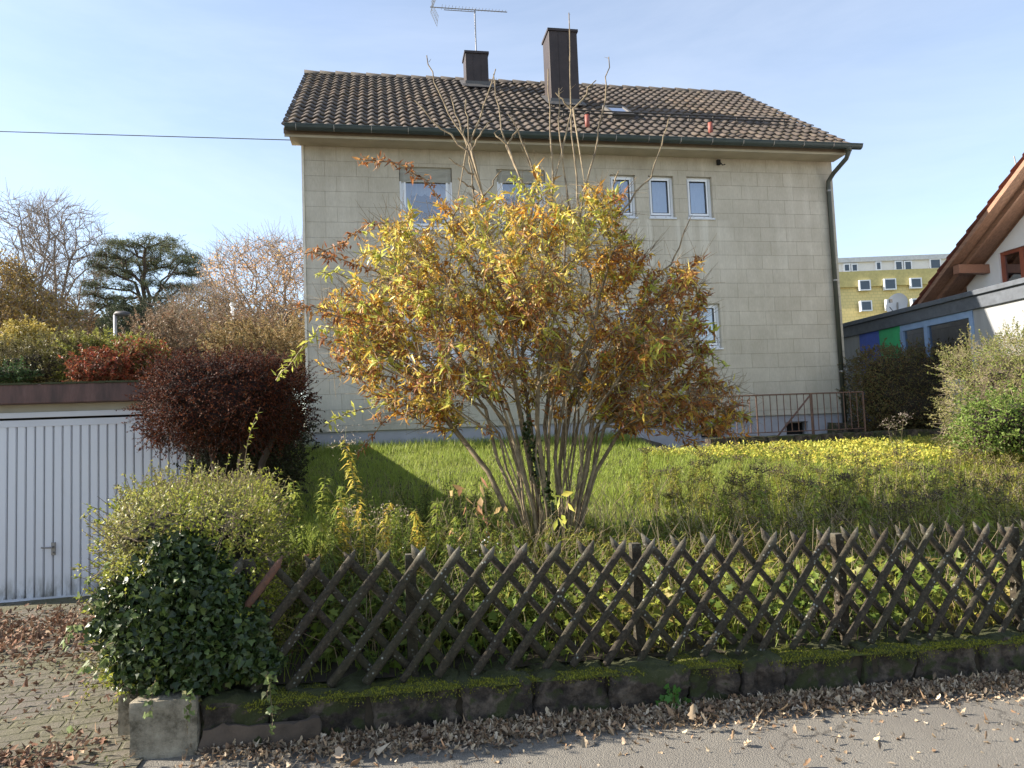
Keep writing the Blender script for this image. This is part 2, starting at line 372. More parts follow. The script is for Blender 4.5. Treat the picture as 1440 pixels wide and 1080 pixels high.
DEP = .15
mb = MB(); openwall(mb, 0, HW, SB, WT, OP, DEP)
mb.quad((0, 0, SB), (0, .045, SB), (HW, .045, SB), (HW, 0, SB))
for x, s in ((0, 1), (HW, -1)):
    pts = [(x, 0, SB), (x, HD, SB), (x, HD, WT), (x, RY, RZ - .18), (x, 0, WT)]
    mb.add(pts if s < 0 else pts[::-1], [(0, 1, 2, 3, 4)])
mb.quad((HW, HD, SB), (0, HD, SB), (0, HD, WT), (HW, HD, WT))
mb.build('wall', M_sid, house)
cw = [(*fac(1105, 593, .05), *fac(1137, 612, .05)), (*fac(985, 598, .05), *fac(1020, 616, .05))]
cops = [(a, c, max(d, 1.2), 1.57) for a, b, c, d in cw]
mb = MB(); openwall(mb, .05, HW - .05, .5, SB, cops, .25, .045)
mb.quad((.05, HD - .05, .5), (.05, .045, .5), (.05, .045, SB), (.05, HD - .05, SB)); mb.quad((HW - .05, .045, .5), (HW - .05, HD - .05, .5), (HW - .05, HD - .05, SB), (HW - .05, .045, SB))
mb.build('foundation', M_found, house)
for a, b, c, d in cops:
    mb = MB(); mb.ring(a, b, c, d, .03, .2, .24); o = mb.build('cellar_window', M_steel, house)
    mb = MB(); mb.quad((a, .29, c), (b, .29, c), (b, .29, d), (a, .29, d)); mb.build('pane', M_dark, o)  # near-black sheet, its colour stands in for the dark of the opening
mb = MB(); mb.box(-.045, -.002, -.03, .06, SB, WT); mb.build('corner_trim', msolid('pale trim', (.72, .66, .55), .6), house)
def wavy(x0, x1, z0, z1, y, n=60, amp=.02, k=9, bottom=None):
    mb = MB(); xs = np.linspace(x0, x1, n); ys = y + amp * np.sin(xs * k * 6.28 + np.sin(xs * 13) * 1.2)
    zb = [z0 if bottom is None else bottom((x - x0) / (x1 - x0)) for x in xs]
    mb.add([(x, yy, b) for x, yy, b in zip(xs, ys, zb)] + [(x, yy, z1) for x, yy in zip(xs, ys)], [(i, i + 1, n + i + 1, n + i) for i in range(n - 1)]); return mb
for i, (x0, x1, z0, z1) in enumerate(OP):
    kd = wins[i][4]; top = z1; t = thing('window', None, None); t.parent = house
    if kd == 'big':
        zt = z1 - .27 if i != 1 else z1 - .24
        mb = MB(); n = 11; h = (z1 - zt) / n
        for j in range(n): mb.box(x0 + .01, x1 - .01, .045, .075, zt + j * h + .008, zt + (j + 1) * h); mb.box(x0 + .01, x1 - .01, .063, .074, zt + j * h, zt + j * h + .008)
        mb.box(x0 + .01, x1 - .01, .045, .085, zt - .02, zt); mb.build('roller_shutter', M_shut, t, bev=.003)
        for xa_, xb_ in ((x0 + .002, x0 + .035), (x1 - .035, x1 - .002)): mb = MB(); mb.box(xa_, xb_, .03, .1, z0, zt - .02); mb.build('shutter_rail', M_pvc, t)
        top = z1
    mb = MB(); fy = .085; a, b = (x0 + .035, x1 - .035) if kd == 'big' else (x0, x1)
    mb.ring(a + .002, b - .002, z0 + .02, top - .002, .055, fy, fy + .06)
    if kd == 'big': mb.box((a + b) / 2 - .02, (a + b) / 2 + .02, fy + .0, fy + .05, z0 + .07, top - .05) if i > 7 else None
    fr = mb.build('frame', M_pvc, t, bev=.004)
    mb = MB(); ex = .03 if kd == 'small' else 0
    mb.ring(a + .045, b - .045 - ex, z0 + .085, top - .045, .045, fy - .022, fy + .035); mb.build('sash', M_pvc, t, bev=.005)
    mb = MB(); mb.quad((a + .08, fy + .012, z0 + .12), (b - .08, fy + .012, z0 + .12), (b - .08, fy + .012, top - .08), (a + .08, fy + .012, top - .08)); mb.build('pane', M_glass, t)
    if kd == 'small':
        mb = MB(); mb.ring(a + .088, b - .088 - ex, z0 + .128, top - .088, .008, fy - .024, fy - .002); mb.build('gasket', M_dark, t)
        for xx in (a + .15, b - .18): mb = MB(); mb.box(xx - .02, xx + .02, fy - .012, fy, z0 + .035, z0 + .05); mb.build('drain_cap', M_steel, t)
        wavy(a, b, z0, top, .32, amp=.008, k=14).build('curtain', M_curt, t, smooth=True)
    else:
        wavy(a, b, z0, top, .34, amp=.012, k=12, bottom=lambda f: z0 if f < .2 or f > .82 else (z1 - z0) * .0 + zt - .16 - .05 * abs(math.sin(f * 19))).build('curtain', M_curt, t, smooth=True)
    mb = MB(); mb.box(x0 - .02, x1 + .02, -.03, .085, z0 - .025, z0 + .012); mb.build('sill', M_sill if kd == 'small' else M_pvc, t, bev=.004)
    mb = MB(); mb.box(x0 - .3, x1 + .3, .9, .92, z0 - .4, z1 + .2); mb.build('room_backing', M_dark, t)
# --- roof
SL = math.hypot(RY - EY, RZ - EZ); CA, SA = (RY - EY) / SL, (RZ - EZ) / SL
def rp(x, s, n=0): return (x, EY + s * CA - n * SA, EZ + s * SA + n * CA)
def tiles(rows, cols, flip=False):
    w, h = (RX1 - RX0) / cols, SL / rows; k = 9; tx = np.linspace(0, 1, k)
    prof = .022 * np.sin(tx * 2 * np.pi * 1.0 + 2.6) + .006
    vs, fs, b = [], [], 0
    q = np.array([[i, i + 1, i + k + 1, i + k] for r in range(3) for i in range(r * k, r * k + k - 1)])
    for r in range(rows):
        for c in range(cols):
            x = RX0 + (c + tx * 1.03) * w; dz = rng.normal() * .003; tw = rng.normal() * .004; dr = rng.normal() * .003; s0 = r * h - .03 + dr; s1 = (r + 1) * h + .03
            lo = .05 + prof + dz + tw * (tx - .5); hi = .012 + prof + dz
            rowsv = [(s0 + .004, lo - .024), (s0, lo), (s0 + .1, lo - .01), (s1, hi)]
            for s, n in rowsv:
                n = np.broadcast_to(n, k); vs.append(np.stack([x, EY + s * CA - n * SA, EZ + s * SA + n * CA], 1))
            fs.append(q + b); b += 4 * k
    v = np.concatenate(vs); f = np.concatenate(fs)
    if flip: v = v.copy(); v[:, 1] = 2 * RY - v[:, 1]; f = f[:, ::-1]
    return v, f
roof = MB(); a = [(RX0 + .03, EY + .02, EZ - .03), (RX1 - .03, EY + .02, EZ - .03), (RX1 - .03, RY, RZ - .02), (RX0 + .03, RY, RZ - .02), (RX0 + .03, EY + .02, EZ - .13), (RX1 - .03, EY + .02, EZ - .13), (RX1 - .03, RY, RZ - .14), (RX0 + .03, RY, RZ - .14)]
fl = [(x, 2 * RY - y, z) for x, y, z in a]; F6 = [(0, 1, 2, 3), (7, 6, 5, 4), (0, 4, 5, 1), (1, 5, 6, 2), (0, 3, 7, 4)]
roof.add(a, F6); roof.add(fl, [f[::-1] for f in F6]); rf = roof.build('roof', msolid('roof boards', (.16, .12, .08), .8), house)
v, f = tiles(17, 56); mesh_np('tile_covering', v, f, M_tile, rf, True, local=True)
v, f = tiles(17, 56, True); mesh_np('tile_covering', v, f, M_tile, rf, True, local=True)
vs = []; n = 31; w_ = (RX1 - RX0) / n
for i in range(n):      # ridge caps
    k = 9; an = np.linspace(-.15, np.pi + .15, k); x0 = RX0 + i * w_ - .02; x1 = RX0 + (i + 1) * w_ + .03; dz = rng.normal() * .004
    ra, rb = .135, .10
    A = np.stack([np.full(k, x1), RY + np.cos(an) * rb, RZ - .03 + dz + np.sin(an) * rb * .9], 1); B = np.stack([np.full(k, x0), RY + np.cos(an) * ra, RZ - .03 + dz + np.sin(an) * ra * .9], 1)
    C = np.stack([np.full(k, x0), RY + np.cos(an) * (ra - .022), RZ - .03 + dz + np.sin(an) * (ra - .022) * .9], 1)
    v = np.concatenate([A, B, C]); vs.append((v, np.array([[j, j + 1, j + k + 1, j + k] for r in (0, k) for j in range(r, r + k - 1)])))
v, f = cat(vs); mesh_np('ridge_caps', v, f, M_ridge, rf, True, local=True)
def rpx(px, py, n=0):   # pixel onto the front roof slope, house coordinates (x, slope distance)
    c, s = math.cos(ANG), math.sin(ANG); to = lambda x, y, z: Vector((FA.x + x * c - y * s, FA.y + x * s + y * c, z))
    nn = Vector((s * SA, -c * SA, CA)); p = WP(px, py, to(*rp(0, 0, n)), nn) ; d = p - FA; return d.dot(U), (d.dot(V) - EY) / CA
# snow guard
mb = MB(); xa, sa_ = rpx(690, 156); xb, sb = rpx(1100, 183)
ss = (sa_ + sb) / 2; xa, xb = 3.6, 10.9
mb.tube([rp(xa, ss, .17), rp(xb, ss, .17)], .016, 6); mb.tube([rp(xa, ss, .11), rp(xb, ss, .11)], .016, 6)
for i in range(13): x = xa + .1 + i * (xb - xa - .2) / 12; mb.box(x - .01, x + .01, *sorted((rp(x, ss, .04)[1], rp(x, ss + .06, .19)[1])), rp(x, ss, .03)[2], rp(x, ss, .2)[2])
mb.build('snow_guard', msolid('black steel', (.03, .028, .026), .6), house)
# gutter
mb = MB(); k = 9; gx0, gx1, gy, gzz, gr = -.27, 11.66, EY - .09, EZ - .015, .085
an = np.linspace(np.pi * .93, 2 * np.pi, k)
for rr in (gr, gr - .006):
    vv = [(x, gy + math.cos(t) * rr, gzz + math.sin(t) * rr * 1.05) for x in (gx0, gx1) for t in an]; mb.add(vv, [(i, i + 1, k + i + 1, k + i) for i in range(k - 1)])
for x in (gx0, gx1): mb.add([(x, gy + math.cos(t) * gr, gzz + math.sin(t) * gr * 1.05) for t in an], [tuple(range(k))])
mb.tube([(gx0, gy - gr, gzz + .005), (gx1, gy - gr, gzz + .005)], .011, 6)
g = mb.build('gutter', M_gutter, house)
mb = MB()
for i in range(17): x = gx0 + .2 + i * .69; mb.tube([(x, gy - gr - .004, gzz + .01), (x, gy - gr * .75, gzz - gr * .8), (x, gy, gzz - gr * 1.08), (x, gy + gr, gzz - .02)], .009, 4)
mb.build('gutter_bracket', M_steel, g)
mb = MB(); mb.box(RX0 + .12, RX1 - .12, EY + .06, -.002, EZ - .16, EZ - .075); mb.box(-.3, HW + .12, EY + .045, EY + .06, EZ - .175, EZ - .06); mb.build('soffit', M_soffit, house)
mb = MB(); pxp = 11.19
mb.tube([(11.36, gy, gzz - .02), (11.36, gy, gzz - .16), (11.34, gy + .06, gzz - .27), (11.24, -.2, gzz - .48), (pxp, -.08, gzz - .62), (pxp, -.07, gzz - .75), (pxp, -.07, SB - .3)], .048, 10)
mb.tube([(11.36, gy, gzz), (11.36, gy, gzz - .14)], .066, 10)
dp = mb.build('downpipe', M_pipe, house, smooth=True)
mb = MB(); mb.tube([(pxp, -.07, SB - .3), (pxp, -.07, .9)], .056, 10); mb.build('stand_pipe', msolid('grey pipe', (.42, .42, .42), .6), dp, smooth=True)
mb = MB()
for z in (6.6, 4.6, 2.6): mb.tube([(pxp, -.07, z), (pxp, -.07, z + .035)], .053, 10); mb.box(pxp - .01, pxp + .01, -.03, 0.0, z, z + .03)
mb.build('pipe_clip', M_steel, dp)
mb = MB(); hx, hz = fac(1010, 222); mb.box(hx - .05, hx + .02, -.06, -.002, 7.15, 7.26); mb.tube([(hx + .01, -.05, 7.2), (hx + .04, -.1, 7.12), (hx + .1, -.1, 7.14)], .012, 5); mb.build('cable_hook', M_dark, house)
mb = MB(); mb.box(11.28, 11.34, -.04, -.002, 2.62, 2.7); mb.build('socket_box', M_pvc, house)
mb = MB(); hx, hz = fac(1182, 510)
def chimney(pa, pb, ptop, dep):
    x0, s0 = rpx(*pa); x1, s1 = rpx(*pb); s = (s0 + s1) / 2; y = rp(0, s)[1]; x0 = fac(pa[0], pa[1], y)[0]; x1 = fac(pb[0], pb[1], y)[0]; zt = fac((pa[0] + pb[0]) / 2, ptop, y)[1]
    mb = MB(); mb.box(x0, x1, y, y + dep, rp(0, s)[2] - .35, zt - .03)
    c = mb.build('chimney', M_brown, house, bev=.01)
    mb = MB(); mb.ring(x0 - .025, x1 + .025, 0, dep + .05, .05, 0, .06)
    mb.v = [(a, y - .025 + c_, zt - .06 + b) for a, b, c_ in mb.v]; mb.build('cap', M_brown, c)
    mb = MB(); n = 3
    for i in range(1, n): xx = x0 + (x1 - x0) * i / n; mb.box(xx - .006, xx + .006, y - .008, y - .0005, rp(0, s)[2] + .05, zt - .06)
    mb.build('seam', M_brown, c)
    mb = MB(); f = [rp(x0 - .1, s - .14, .1), rp(x1 + .1, s - .14, .1), rp(x1 + .1, s + .02, .13), rp(x0 - .1, s + .02, .13)]; mb.quad(*f)
    mb.quad((x0 - .02, y - .012, rp(0, s)[2] + .05), (x1 + .02, y - .012, rp(0, s)[2] + .05), (x1 + .02, y - .012, rp(0, s)[2] + .22), (x0 - .02, y - .012, rp(0, s)[2] + .22))
    for xx, sg in ((x0, -1), (x1, 1)): mb.quad(rp(xx, s - .1, .12), rp(xx + sg * .12, s - .1, .1), rp(xx + sg * .12, s + dep / CA, .1), rp(xx, s + dep / CA, .12))
    mb.build('flashing', M_flash, c); return x0, x1, y, zt
c1 = chimney((656, 124), (688, 128), 72, .5); c2 = chimney((776, 151), (816, 152), 41, .62)
def vent(px, y0, y1):
    x, s = rpx(px, y1); mb = MB(); p = rp(x, s, .03); zt = fac(px, y0, p[1])[1]
    mb.tube([(x, p[1], p[2] - .05), (x, p[1], zt)], .05, 10); o = mb.build('roof_vent', M_red, house, smooth=True)
    mb = MB(); mb.tube([(x, p[1], zt - .02), (x, p[1], zt + .015)], .062, 10); mb.build('cap', M_dark, o)
vent(826, 160, 182); vent(999, 171, 189)
x, s = rpx(880, 160, .1); x -= .12
sk_ = thing('skylight'.replace('skylight', 'roof_window'), None, None); sk_.parent = house
def rbox(mb, x0, x1, s0, s1, n0, n1): mb.add([rp(a, b, c) for c in (n0, n1) for b in (s0, s1) for a in (x0, x1)], [(0, 2, 3, 1), (4, 5, 7, 6), (0, 1, 5, 4), (2, 6, 7, 3), (0, 4, 6, 2), (1, 3, 7, 5)])
mb = MB(); X0, X1, S0, S1 = x - .25, x + .27, s - .1, s + .75
rbox(mb, X0, X1, S0, S0 + .09, .02, .14); rbox(mb, X0, X1, S1 - .07, S1, .02, .14); rbox(mb, X0, X0 + .06, S0 + .09, S1 - .07, .02, .14); rbox(mb, X1 - .06, X1, S0 + .09, S1 - .07, .02, .14); mb.build('frame', M_flash, sk_)
mb = MB(); mb.quad(rp(X0 + .05, S0 + .08, .12), rp(X1 - .05, S0 + .08, .12), rp(X1 - .05, S1 - .06, .12), rp(X0 + .05, S1 - .06, .12)); mb.build('pane', glass('skylight glass', (.3, .33, .36), .1), sk_)
# --- antenna on the left chimney
ax, ay, azt = (c1[0] + c1[1]) / 2 + .03, c1[2] + .25, c1[3]
def hw(x, y, z): return (FA.x + x * U.x + y * V.x, FA.y + x * U.y + y * V.y, z)
ant = thing('tv_antenna', 'rooftop television antenna with a long toothed boom on the left chimney', 'antenna', hw(ax, ay, azt - .1), ANG)
zb = fac(668, 14, ay)[1] - azt + .1; mb = MB(); mb.tube([(0, 0, -.3), (0, 0, zb + .02)], .017, 6); mb.build('mast', M_steel, ant)
xl = fac(605, 15, ay)[0] - ax; xr = fac(713, 13, ay)[0] - ax
mb = MB(); mb.tube([(xl, 0, zb), (xr, 0, zb + .0)], .013, 5); mb.tube([(xl + .35, 0, zb - .05), (.03, 0, zb - .05)], .01, 5); mb.build('boom', M_steel, ant)
for i in range(20):
    x = xl + .3 + i * (xr - xl - .35) / 19; h = .085 - i * .0015; mb = MB(); mb.tube([(x, -h * 2, zb - .02), (x, h * 2, zb + .05)], .005, 4); mb.build('dipole', M_steel, ant)
mb = MB()
for sg in (-1, 1):
    for j in range(6): q = .05 + j * .06; mb.tube([(xl + .02 + q * .45, -.24, zb + sg * q), (xl + .02 + q * .45, .24, zb + sg * q)], .005, 4)
    for yy in (-.22, 0, .22): mb.tube([(xl + .02, yy, zb), (xl + .02 + .36 * .45, yy, zb + sg * .38)], .006, 4)
mb.build('reflector', M_steel, ant)
mb = MB(); mb.tube([(.0, -.02, .1), (.09, -.03, .16), (.16, 0, .12), (.2, .05, .02)], .008, 4); mb.box(.03, .1, -.04, .02, .13, .2); mb.build('cable_clamp', M_dark, ant)
# --- overhead wire
wp0 = Vector(hw(.02, -.12, 7.36)); wp1 = W(-1100, 138, 19); n = 30
pts = [wp0.lerp(wp1, i / n) - Vector((0, 0, .10 * math.sin(math.pi * i / n))) for i in range(n + 1)]
mb = MB(); mb.tube(pts, .009, 5); o = mb.build('overhead_wire', M_dark); tag(o, 'thin dark overhead wire running across the sky to the left eave of the beige house', 'wire')
# ------------------------------------------------------------------ garage
GP = W(255, 700, 8.2); GU, GV = uv(GP.x, GP.y)
M_gdoor = msolid('garage door paint', (.60, .61, .65), .5, var=.06, scale=1.5, spec=.3)
m, nt, bs, out = newmat('garage fascia'); n_ = noise(nt, 1, 6, .7, stretch=(9, 9, 2)); r_ = ramp(nt, [(.35, (.055, .032, .028)), (.6, (.115, .06, .05)), (.8, (.15, .10, .085))]); nt.links.new(n_.outputs[0], r_.inputs[0]); nt.links.new(r_.outputs[0], bs.inputs[0]); bs.inputs['Roughness'].default_value = .7; M_gf = m
M_gw = msolid('beige plaster', (.42, .38, .30), .9, scale=2, bmp=.3)
gar = thing('garage', 'flat-roofed garage with white ribbed door and dark red fascia', 'garage', (GP.x, GP.y, -.05), ANG)
z0 = 0; dz = 1.95; GX = -2.55
mb = MB(); mb.box(.06, .3, 0, 5.6, -.3, 2.33); mb.box(GX - .3, GX - .06, 0, 5.6, -.3, 2.33); mb.box(GX - .06, .06, .02, .25, dz + .12, 2.33); mb.box(GX - .06, .06, 5.4, 5.6, -.3, 2.33); mb.build('wall', M_gw, gar)
mb = MB(); mb.box(GX - .5, .42, -.14, 5.7, 2.16, 2.375); fo = mb.build('roof', M_gf, gar, bev=.01)
mb = MB(); 
for i in range(260): x = random.uniform(GX - .45, .4); r = random.uniform(.006, .02); mb.box(x - r * 2, x + r * 2, -.15 - r * .2, -.1 + r, 2.372, 2.378 + r * .7, jit=.004)
mb.build('moss', msolid('dark moss', (.06, .065, .03), 1), fo)
mb = MB(); mb.ring(GX - .06, .06, -.05, dz + .12, .06, -.012, .05); mb.build('door_frame', M_gdoor, gar, bev=.004)
mb = MB(); p = .093; x = GX; dy = .03
zz0, zz1 = .03, dz - .04
while x < 0 - .01:
    xe = min(x + p, 0); mb.add([(x, dy, zz0), (x + .012, dy - .022, zz0), (xe - .012, dy - .022, zz0), (xe, dy, zz0), (x, dy, zz1), (x + .012, dy - .022, zz1), (xe - .012, dy - .022, zz1), (xe, dy, zz1)], [(0, 1, 5, 4), (1, 2, 6, 5), (2, 3, 7, 6)]); x = xe
m, nt, bs, out = newmat('ribbed door'); tcx = nt.nodes.new('ShaderNodeTexCoord'); sx = nt.nodes.new('ShaderNodeSeparateXYZ'); nt.links.new(tcx.outputs['Object'], sx.inputs[0])
fr_ = mth(nt, 'FRACT', mth(nt, 'DIVIDE', mth(nt, 'SUBTRACT', sx.outputs[0], GX), p)); dd = mth(nt, 'ABSOLUTE', mth(nt, 'SUBTRACT', fr_, .5)); g1 = mr(nt, dd, .43, .49, 0, .75)
nn_ = noise(nt, 1, 6, .7, stretch=(10, 10, 3)); low = mth(nt, 'MULTIPLY', mr(nt, sx.outputs[2], .04, .28, 1, 0), mr(nt, nn_.outputs[0], .42, .62)); 
c = mixc(nt, g1, (.62, .63, .67), (.12, .12, .13)); c = mixc(nt, low, c, (.16, .15, .13)); c = mixc(nt, mr(nt, nn_.outputs[0], .55, .8, 0, .25), c, (.45, .45, .46)); nt.links.new(c, bs.inputs[0]); bs.inputs['Roughness'].default_value = .5; M_rib = m
d_ = mb.build('door', M_rib, gar)
for za_, zb_ in ((zz1, zz1 + .075), (-.01, zz0)): mb = MB(); mb.box(GX, 0, dy - .03, dy + .01, za_, zb_); mb.build('door_edge', M_gdoor, d_)
hp = WP(75, 769, GP, V); hx = (hp - GP).dot(U); hz = hp.z + .05
mb = MB(); mb.box(hx - .02, hx + .02, -.008, .01, hz - .09, hz + .05); mb.tube([(hx, -.01, hz), (hx, -.05, hz), (hx - .03, -.055, hz), (hx - .1, -.055, hz + .005)], .011, 6); mb.tube([(hx, -.0, hz - .06), (hx, -.03, hz - .06)], .012, 8); mb.build('handle', M_steel, d_, bev=.002)
# ------------------------------------------------------------------ neighbours to the right
D0 = Vector((9.37, 12.8, 0)); D1 = Vector((8.545, 18, 0)); DX = (D1 - D0).normalized(); DY = Vector((-DX.y, DX.x, 0)); DA = math.atan2(DX.y, DX.x)
def an_(px, py, y=0): p = WP(px, py, D0 + DY * y, DY); return (p - D0).dot(DX), p.z
ann = thing('annex', 'low flat-roofed annex with blue and green panels and grey fascia behind the hedge', 'annex', tuple(D0), DA)
AX1 = an_(1190, 462)[0] + .9; AX0 = -2.6; AZ = 3.92
def xat(px, z=3.5): return an_(px, 300 + 0, 0)[0] if 0 else an_(px, 440 if px > 1300 else 470, 0)[0]
xb = [AX1, xat(1208), xat(1236), xat(1267), xat(1368), AX0]
M_wp = msolid('white fibre panel', (.31, .32, .33), .7, var=.12, scale=1, stretch=(6, 6, .6))
cols = [('white panel', M_wp), ('blue panel', msolid('blue panel', (.04, .10, .50), .5)), ('green panel', msolid('green panel', (.03, .42, .15), .5)), None, ('white panel', M_wp)]
for i, c in enumerate(cols):
    a, b = xb[i + 1], xb[i]
    if c:
        mb = MB(); mb.box(a + .005, b - .005, -.08, 0, 1.0, AZ - .28); o = mb.build('panel', c[1], ann)
        if i in (1, 2): o['label'] = c[0] + ' at the far end of the annex wall'
    else:
        M_lb = msolid('light blue frame', (.22, .33, .52), .5)
        mb = MB(); mb.box(a, b, -.06, .02, AZ - .42, AZ - .28); mb.box(a, b, -.06, .02, 2.2, 2.3); mz = a + (b - a) * .62
        for xx in (a + .04, mz, b - .04): mb.box(xx - .05, xx + .05, -.06, .025, 2.3, AZ - .42)
        wf = mb.build('window', M_lb, ann, bev=.004); mb = MB(); mb.quad((b, -.03, 2.3), (a, -.03, 2.3), (a, -.03, AZ - .42), (b, -.03, AZ - .42)); mb.build('pane', glass('annex glass', (.2, .22, .24), .68), wf)
        mb = MB(); mb.box(a, b, -.3, -.28, 1.2, AZ - .3); mb.build('room_backing', M_dark, wf); mb = MB(); mb.box(a, b, -.1, 0, 1.0, 2.2); mb.build('panel', M_wp, ann)
M_fas = msolid('grey bitumen fascia', (.10, .115, .14), .6, scale=8, var=.2)
mb = MB(); mb.box(AX0, AX1, -3.4, .12, AZ - .02, AZ + .08); mb.box(AX0, AX1, -3.4, .06, AZ - .28, AZ - .02); mb.build('roof', M_fas, ann, bev=.01)
mb = MB(); mb.box(AX1 - .1, AX1, -3.3, -.08, 1, AZ - .28); mb.box(AX0, AX0 + .1, -3.3, -.08, 1, AZ - .28); mb.build('end_wall', M_wp, ann)
# dish
dp_ = Vector((D0 + DX * an_(1262, 440, -.5)[0])) + DY * -.5
sat = thing('satellite_dish', 'white satellite dish standing on the grey annex roof', 'satellite dish', (dp_.x, dp_.y, AZ + .05)); cz = an_(1262, 428, -.5)[1]
mb = MB(); nr, na = 5, 20; fx = Vector((-.75, -.6, .28)).normalized(); sx_ = fx.cross(Vector((0, 0, 1))).normalized(); ux = sx_.cross(fx); c0 = Vector((0, 0, cz - AZ - .05))
for s in (0, -.02):
    vv = [c0 + fx * (s - .06)]
    for r in range(1, nr + 1):
        for k in range(na): t = k / na * 6.283; q = r / nr; vv.append(c0 + fx * (s - .06 + .07 * q * q) + sx_ * math.cos(t) * .25 * q + ux * math.sin(t) * .29 * q)
    ff = [(0, 1 + (k + 1) % na, 1 + k) for k in range(na)] + [(1 + r * na + k, 1 + r * na + (k + 1) % na, 1 + (r + 1) * na + (k + 1) % na, 1 + (r + 1) * na + k) for r in range(nr - 1) for k in range(na)]; mb.add(vv, ff)
mb.build('reflector', msolid('dish paint', (.78, .78, .78), .5, var=.02), sat, smooth=True)
mb = MB(); mb.tube([(0, 0, -.02), (.02, 0, cz - AZ)], .02, 6); mb.tube([c0 - ux * .27, c0 + fx * .35 - ux * .2], .01, 5); mb.box(c0.x + fx.x * .33 - .03, c0.x + fx.x * .33 + .03, c0.y + fx.y * .33 - .03, c0.y + fx.y * .33 + .03, c0.z + .02, c0.z + .1); mb.build('mount', M_steel, sat)
# white gabled house
WY, OY = -1.9, -1.05
v0 = an_(1283, 432, OY); v1 = an_(1440, 220, OY); sl = (v1[1] - v0[1]) / (v0[0] - v1[0])
gh = thing('gabled_house', 'white gabled house with red tile roof and brown eaves behind the annex', 'house', tuple(D0), DA)
xe, ze = v0; half = 4.6; xr = xe - half; zr = ze + half * sl; M_wh = msolid('white render', (.76, .75, .73), .9, var=.03, bmp=.2)
wl = xe - .75; wz = ze + .75 * sl - .2; wl2 = 2 * xr - wl
wx0, wz1 = an_(1404, 356, WY); wx1 = an_(1470, 396, WY)[0]; wz0 = an_(1404, 404, WY)[1]; wa, wb = min(wx0, wx1), max(wx0, wx1)
mb = MB(); mb.box(wb, wl, WY - .3, WY, .8, wz0 + 0.0); 
mb.v = []; mb.f = []; mb.m = []
P5 = [(wl, .8), (wl, wz), (xr, zr - .2), (wl2, wz), (wl2, .8)]
yb = WY - 9
# gable front with a window opening cut out as strips
xs = sorted({wl2, wa, wb, wl, xr}); top = lambda x: wz + (wl - x) * sl if x > xr else wz + (x - wl2) * sl
for a, b in zip(xs, xs[1:]):
    ta, tb = top(a), top(b)
    if a >= wa - 1e-6 and b <= wb + 1e-6:
        mb.quad((b, WY, .8), (a, WY, .8), (a, WY, wz0), (b, WY, wz0)); mb.quad((b, WY, wz1), (a, WY, wz1), (a, WY, ta), (b, WY, tb))
    else: mb.quad((b, WY, .8), (a, WY, .8), (a, WY, ta), (b, WY, tb))
for (a, b, c, d) in ((wa, wb, wz0, wz1),):
    e = WY - .12; mb.quad((a, WY, c), (a, e, c), (a, e, d), (a, WY, d)); mb.quad((b, WY, c), (b, WY, d), (b, e, d), (b, e, c)); mb.quad((a, WY, c), (b, WY, c), (b, e, c), (a, e, c)); mb.quad((a, WY, d), (a, e, d), (b, e, d), (b, WY, d))
mb.quad((wl, WY, .8), (wl, yb, .8), (wl, yb, wz), (wl, WY, wz)); mb.quad((wl2, WY, .8), (wl2, yb, .8), (wl2, yb, wz), (wl2, WY, wz)); mb.add([(x, yb, z) for x, z in P5], [(0, 1, 2, 3, 4)]); mb.build('wall', M_wh, gh)
M_wood = msolid('brown stained wood', (.33, .18, .115), .6, scale=3, var=.2, stretch=(1, 8, 8)); M_wood2 = msolid('red brown frame', (.30, .085, .045), .5)
gw = thing('window', None, None); gw.parent = gh; mb = MB(); mb.ring(wa, wb, wz0, wz1, .08, WY - .11, WY - .04); mb.box((wa + wb) / 2 - .05, (wa + wb) / 2 + .05, WY - .11, WY - .03, wz0 + .08, wz1 - .08); mb.build('frame', M_wood2, gw, bev=.005)
mb = MB(); mb.quad((wb, WY - .08, wz0), (wa, WY - .08, wz0), (wa, WY - .08, wz1), (wb, WY - .08, wz1)); mb.build('pane', glass('gable glass', (.12, .12, .12), .5), gw); mb = MB(); mb.box(wa - .2, wb + .2, WY - .6, WY - .58, wz0 - .3, wz1 + .1); mb.build('room_backing', M_dark, gw)
def slab(side, n0, n1, ya, yb, s0=0, s1=None):
    """roof slab; n0/n1 are heights below the tile plane"""
    L_ = half if s1 is None else s1; sg = 1 if side > 0 else -1
    f = lambda s, n: ((xe - s) if side > 0 else (2 * xr - xe + s), ze + s * sl - n)
    (a, b), (c, d) = f(s0, n0), f(L_, n0); (a2, b2), (c2, d2) = f(s0, n1), f(L_, n1)
    v = [(a, ya, b), (c, ya, d), (c, yb, d), (a, yb, b), (a2, ya, b2), (c2, ya, d2), (c2, yb, d2), (a2, yb, b2)]
    return v, [(0, 1, 2, 3), (7, 6, 5, 4), (0, 4, 5, 1), (1, 5, 6, 2), (2, 6, 7, 3), (3, 7, 4, 0)]
mb = MB(); [mb.add(*slab(s, .07, .13, yb - .5, OY - .02)) for s in (1, -1)]; grf = mb.build('roof', M_wood, gh)
mb = MB(); [mb.add(*slab(s, .06, .17, OY - .03, OY)) for s in (1, -1)]
mb.build('verge_board', M_wood, grf)
for j in (1, 3):
    for s in (1, -1): mb = MB(); mb.add(*slab(s, .13, .25, OY - .06 - .27 * j - .06, OY - .06 - .27 * j)); mb.build('rafter', M_wood, grf)
vs, fs, mbt = [], [], MB()
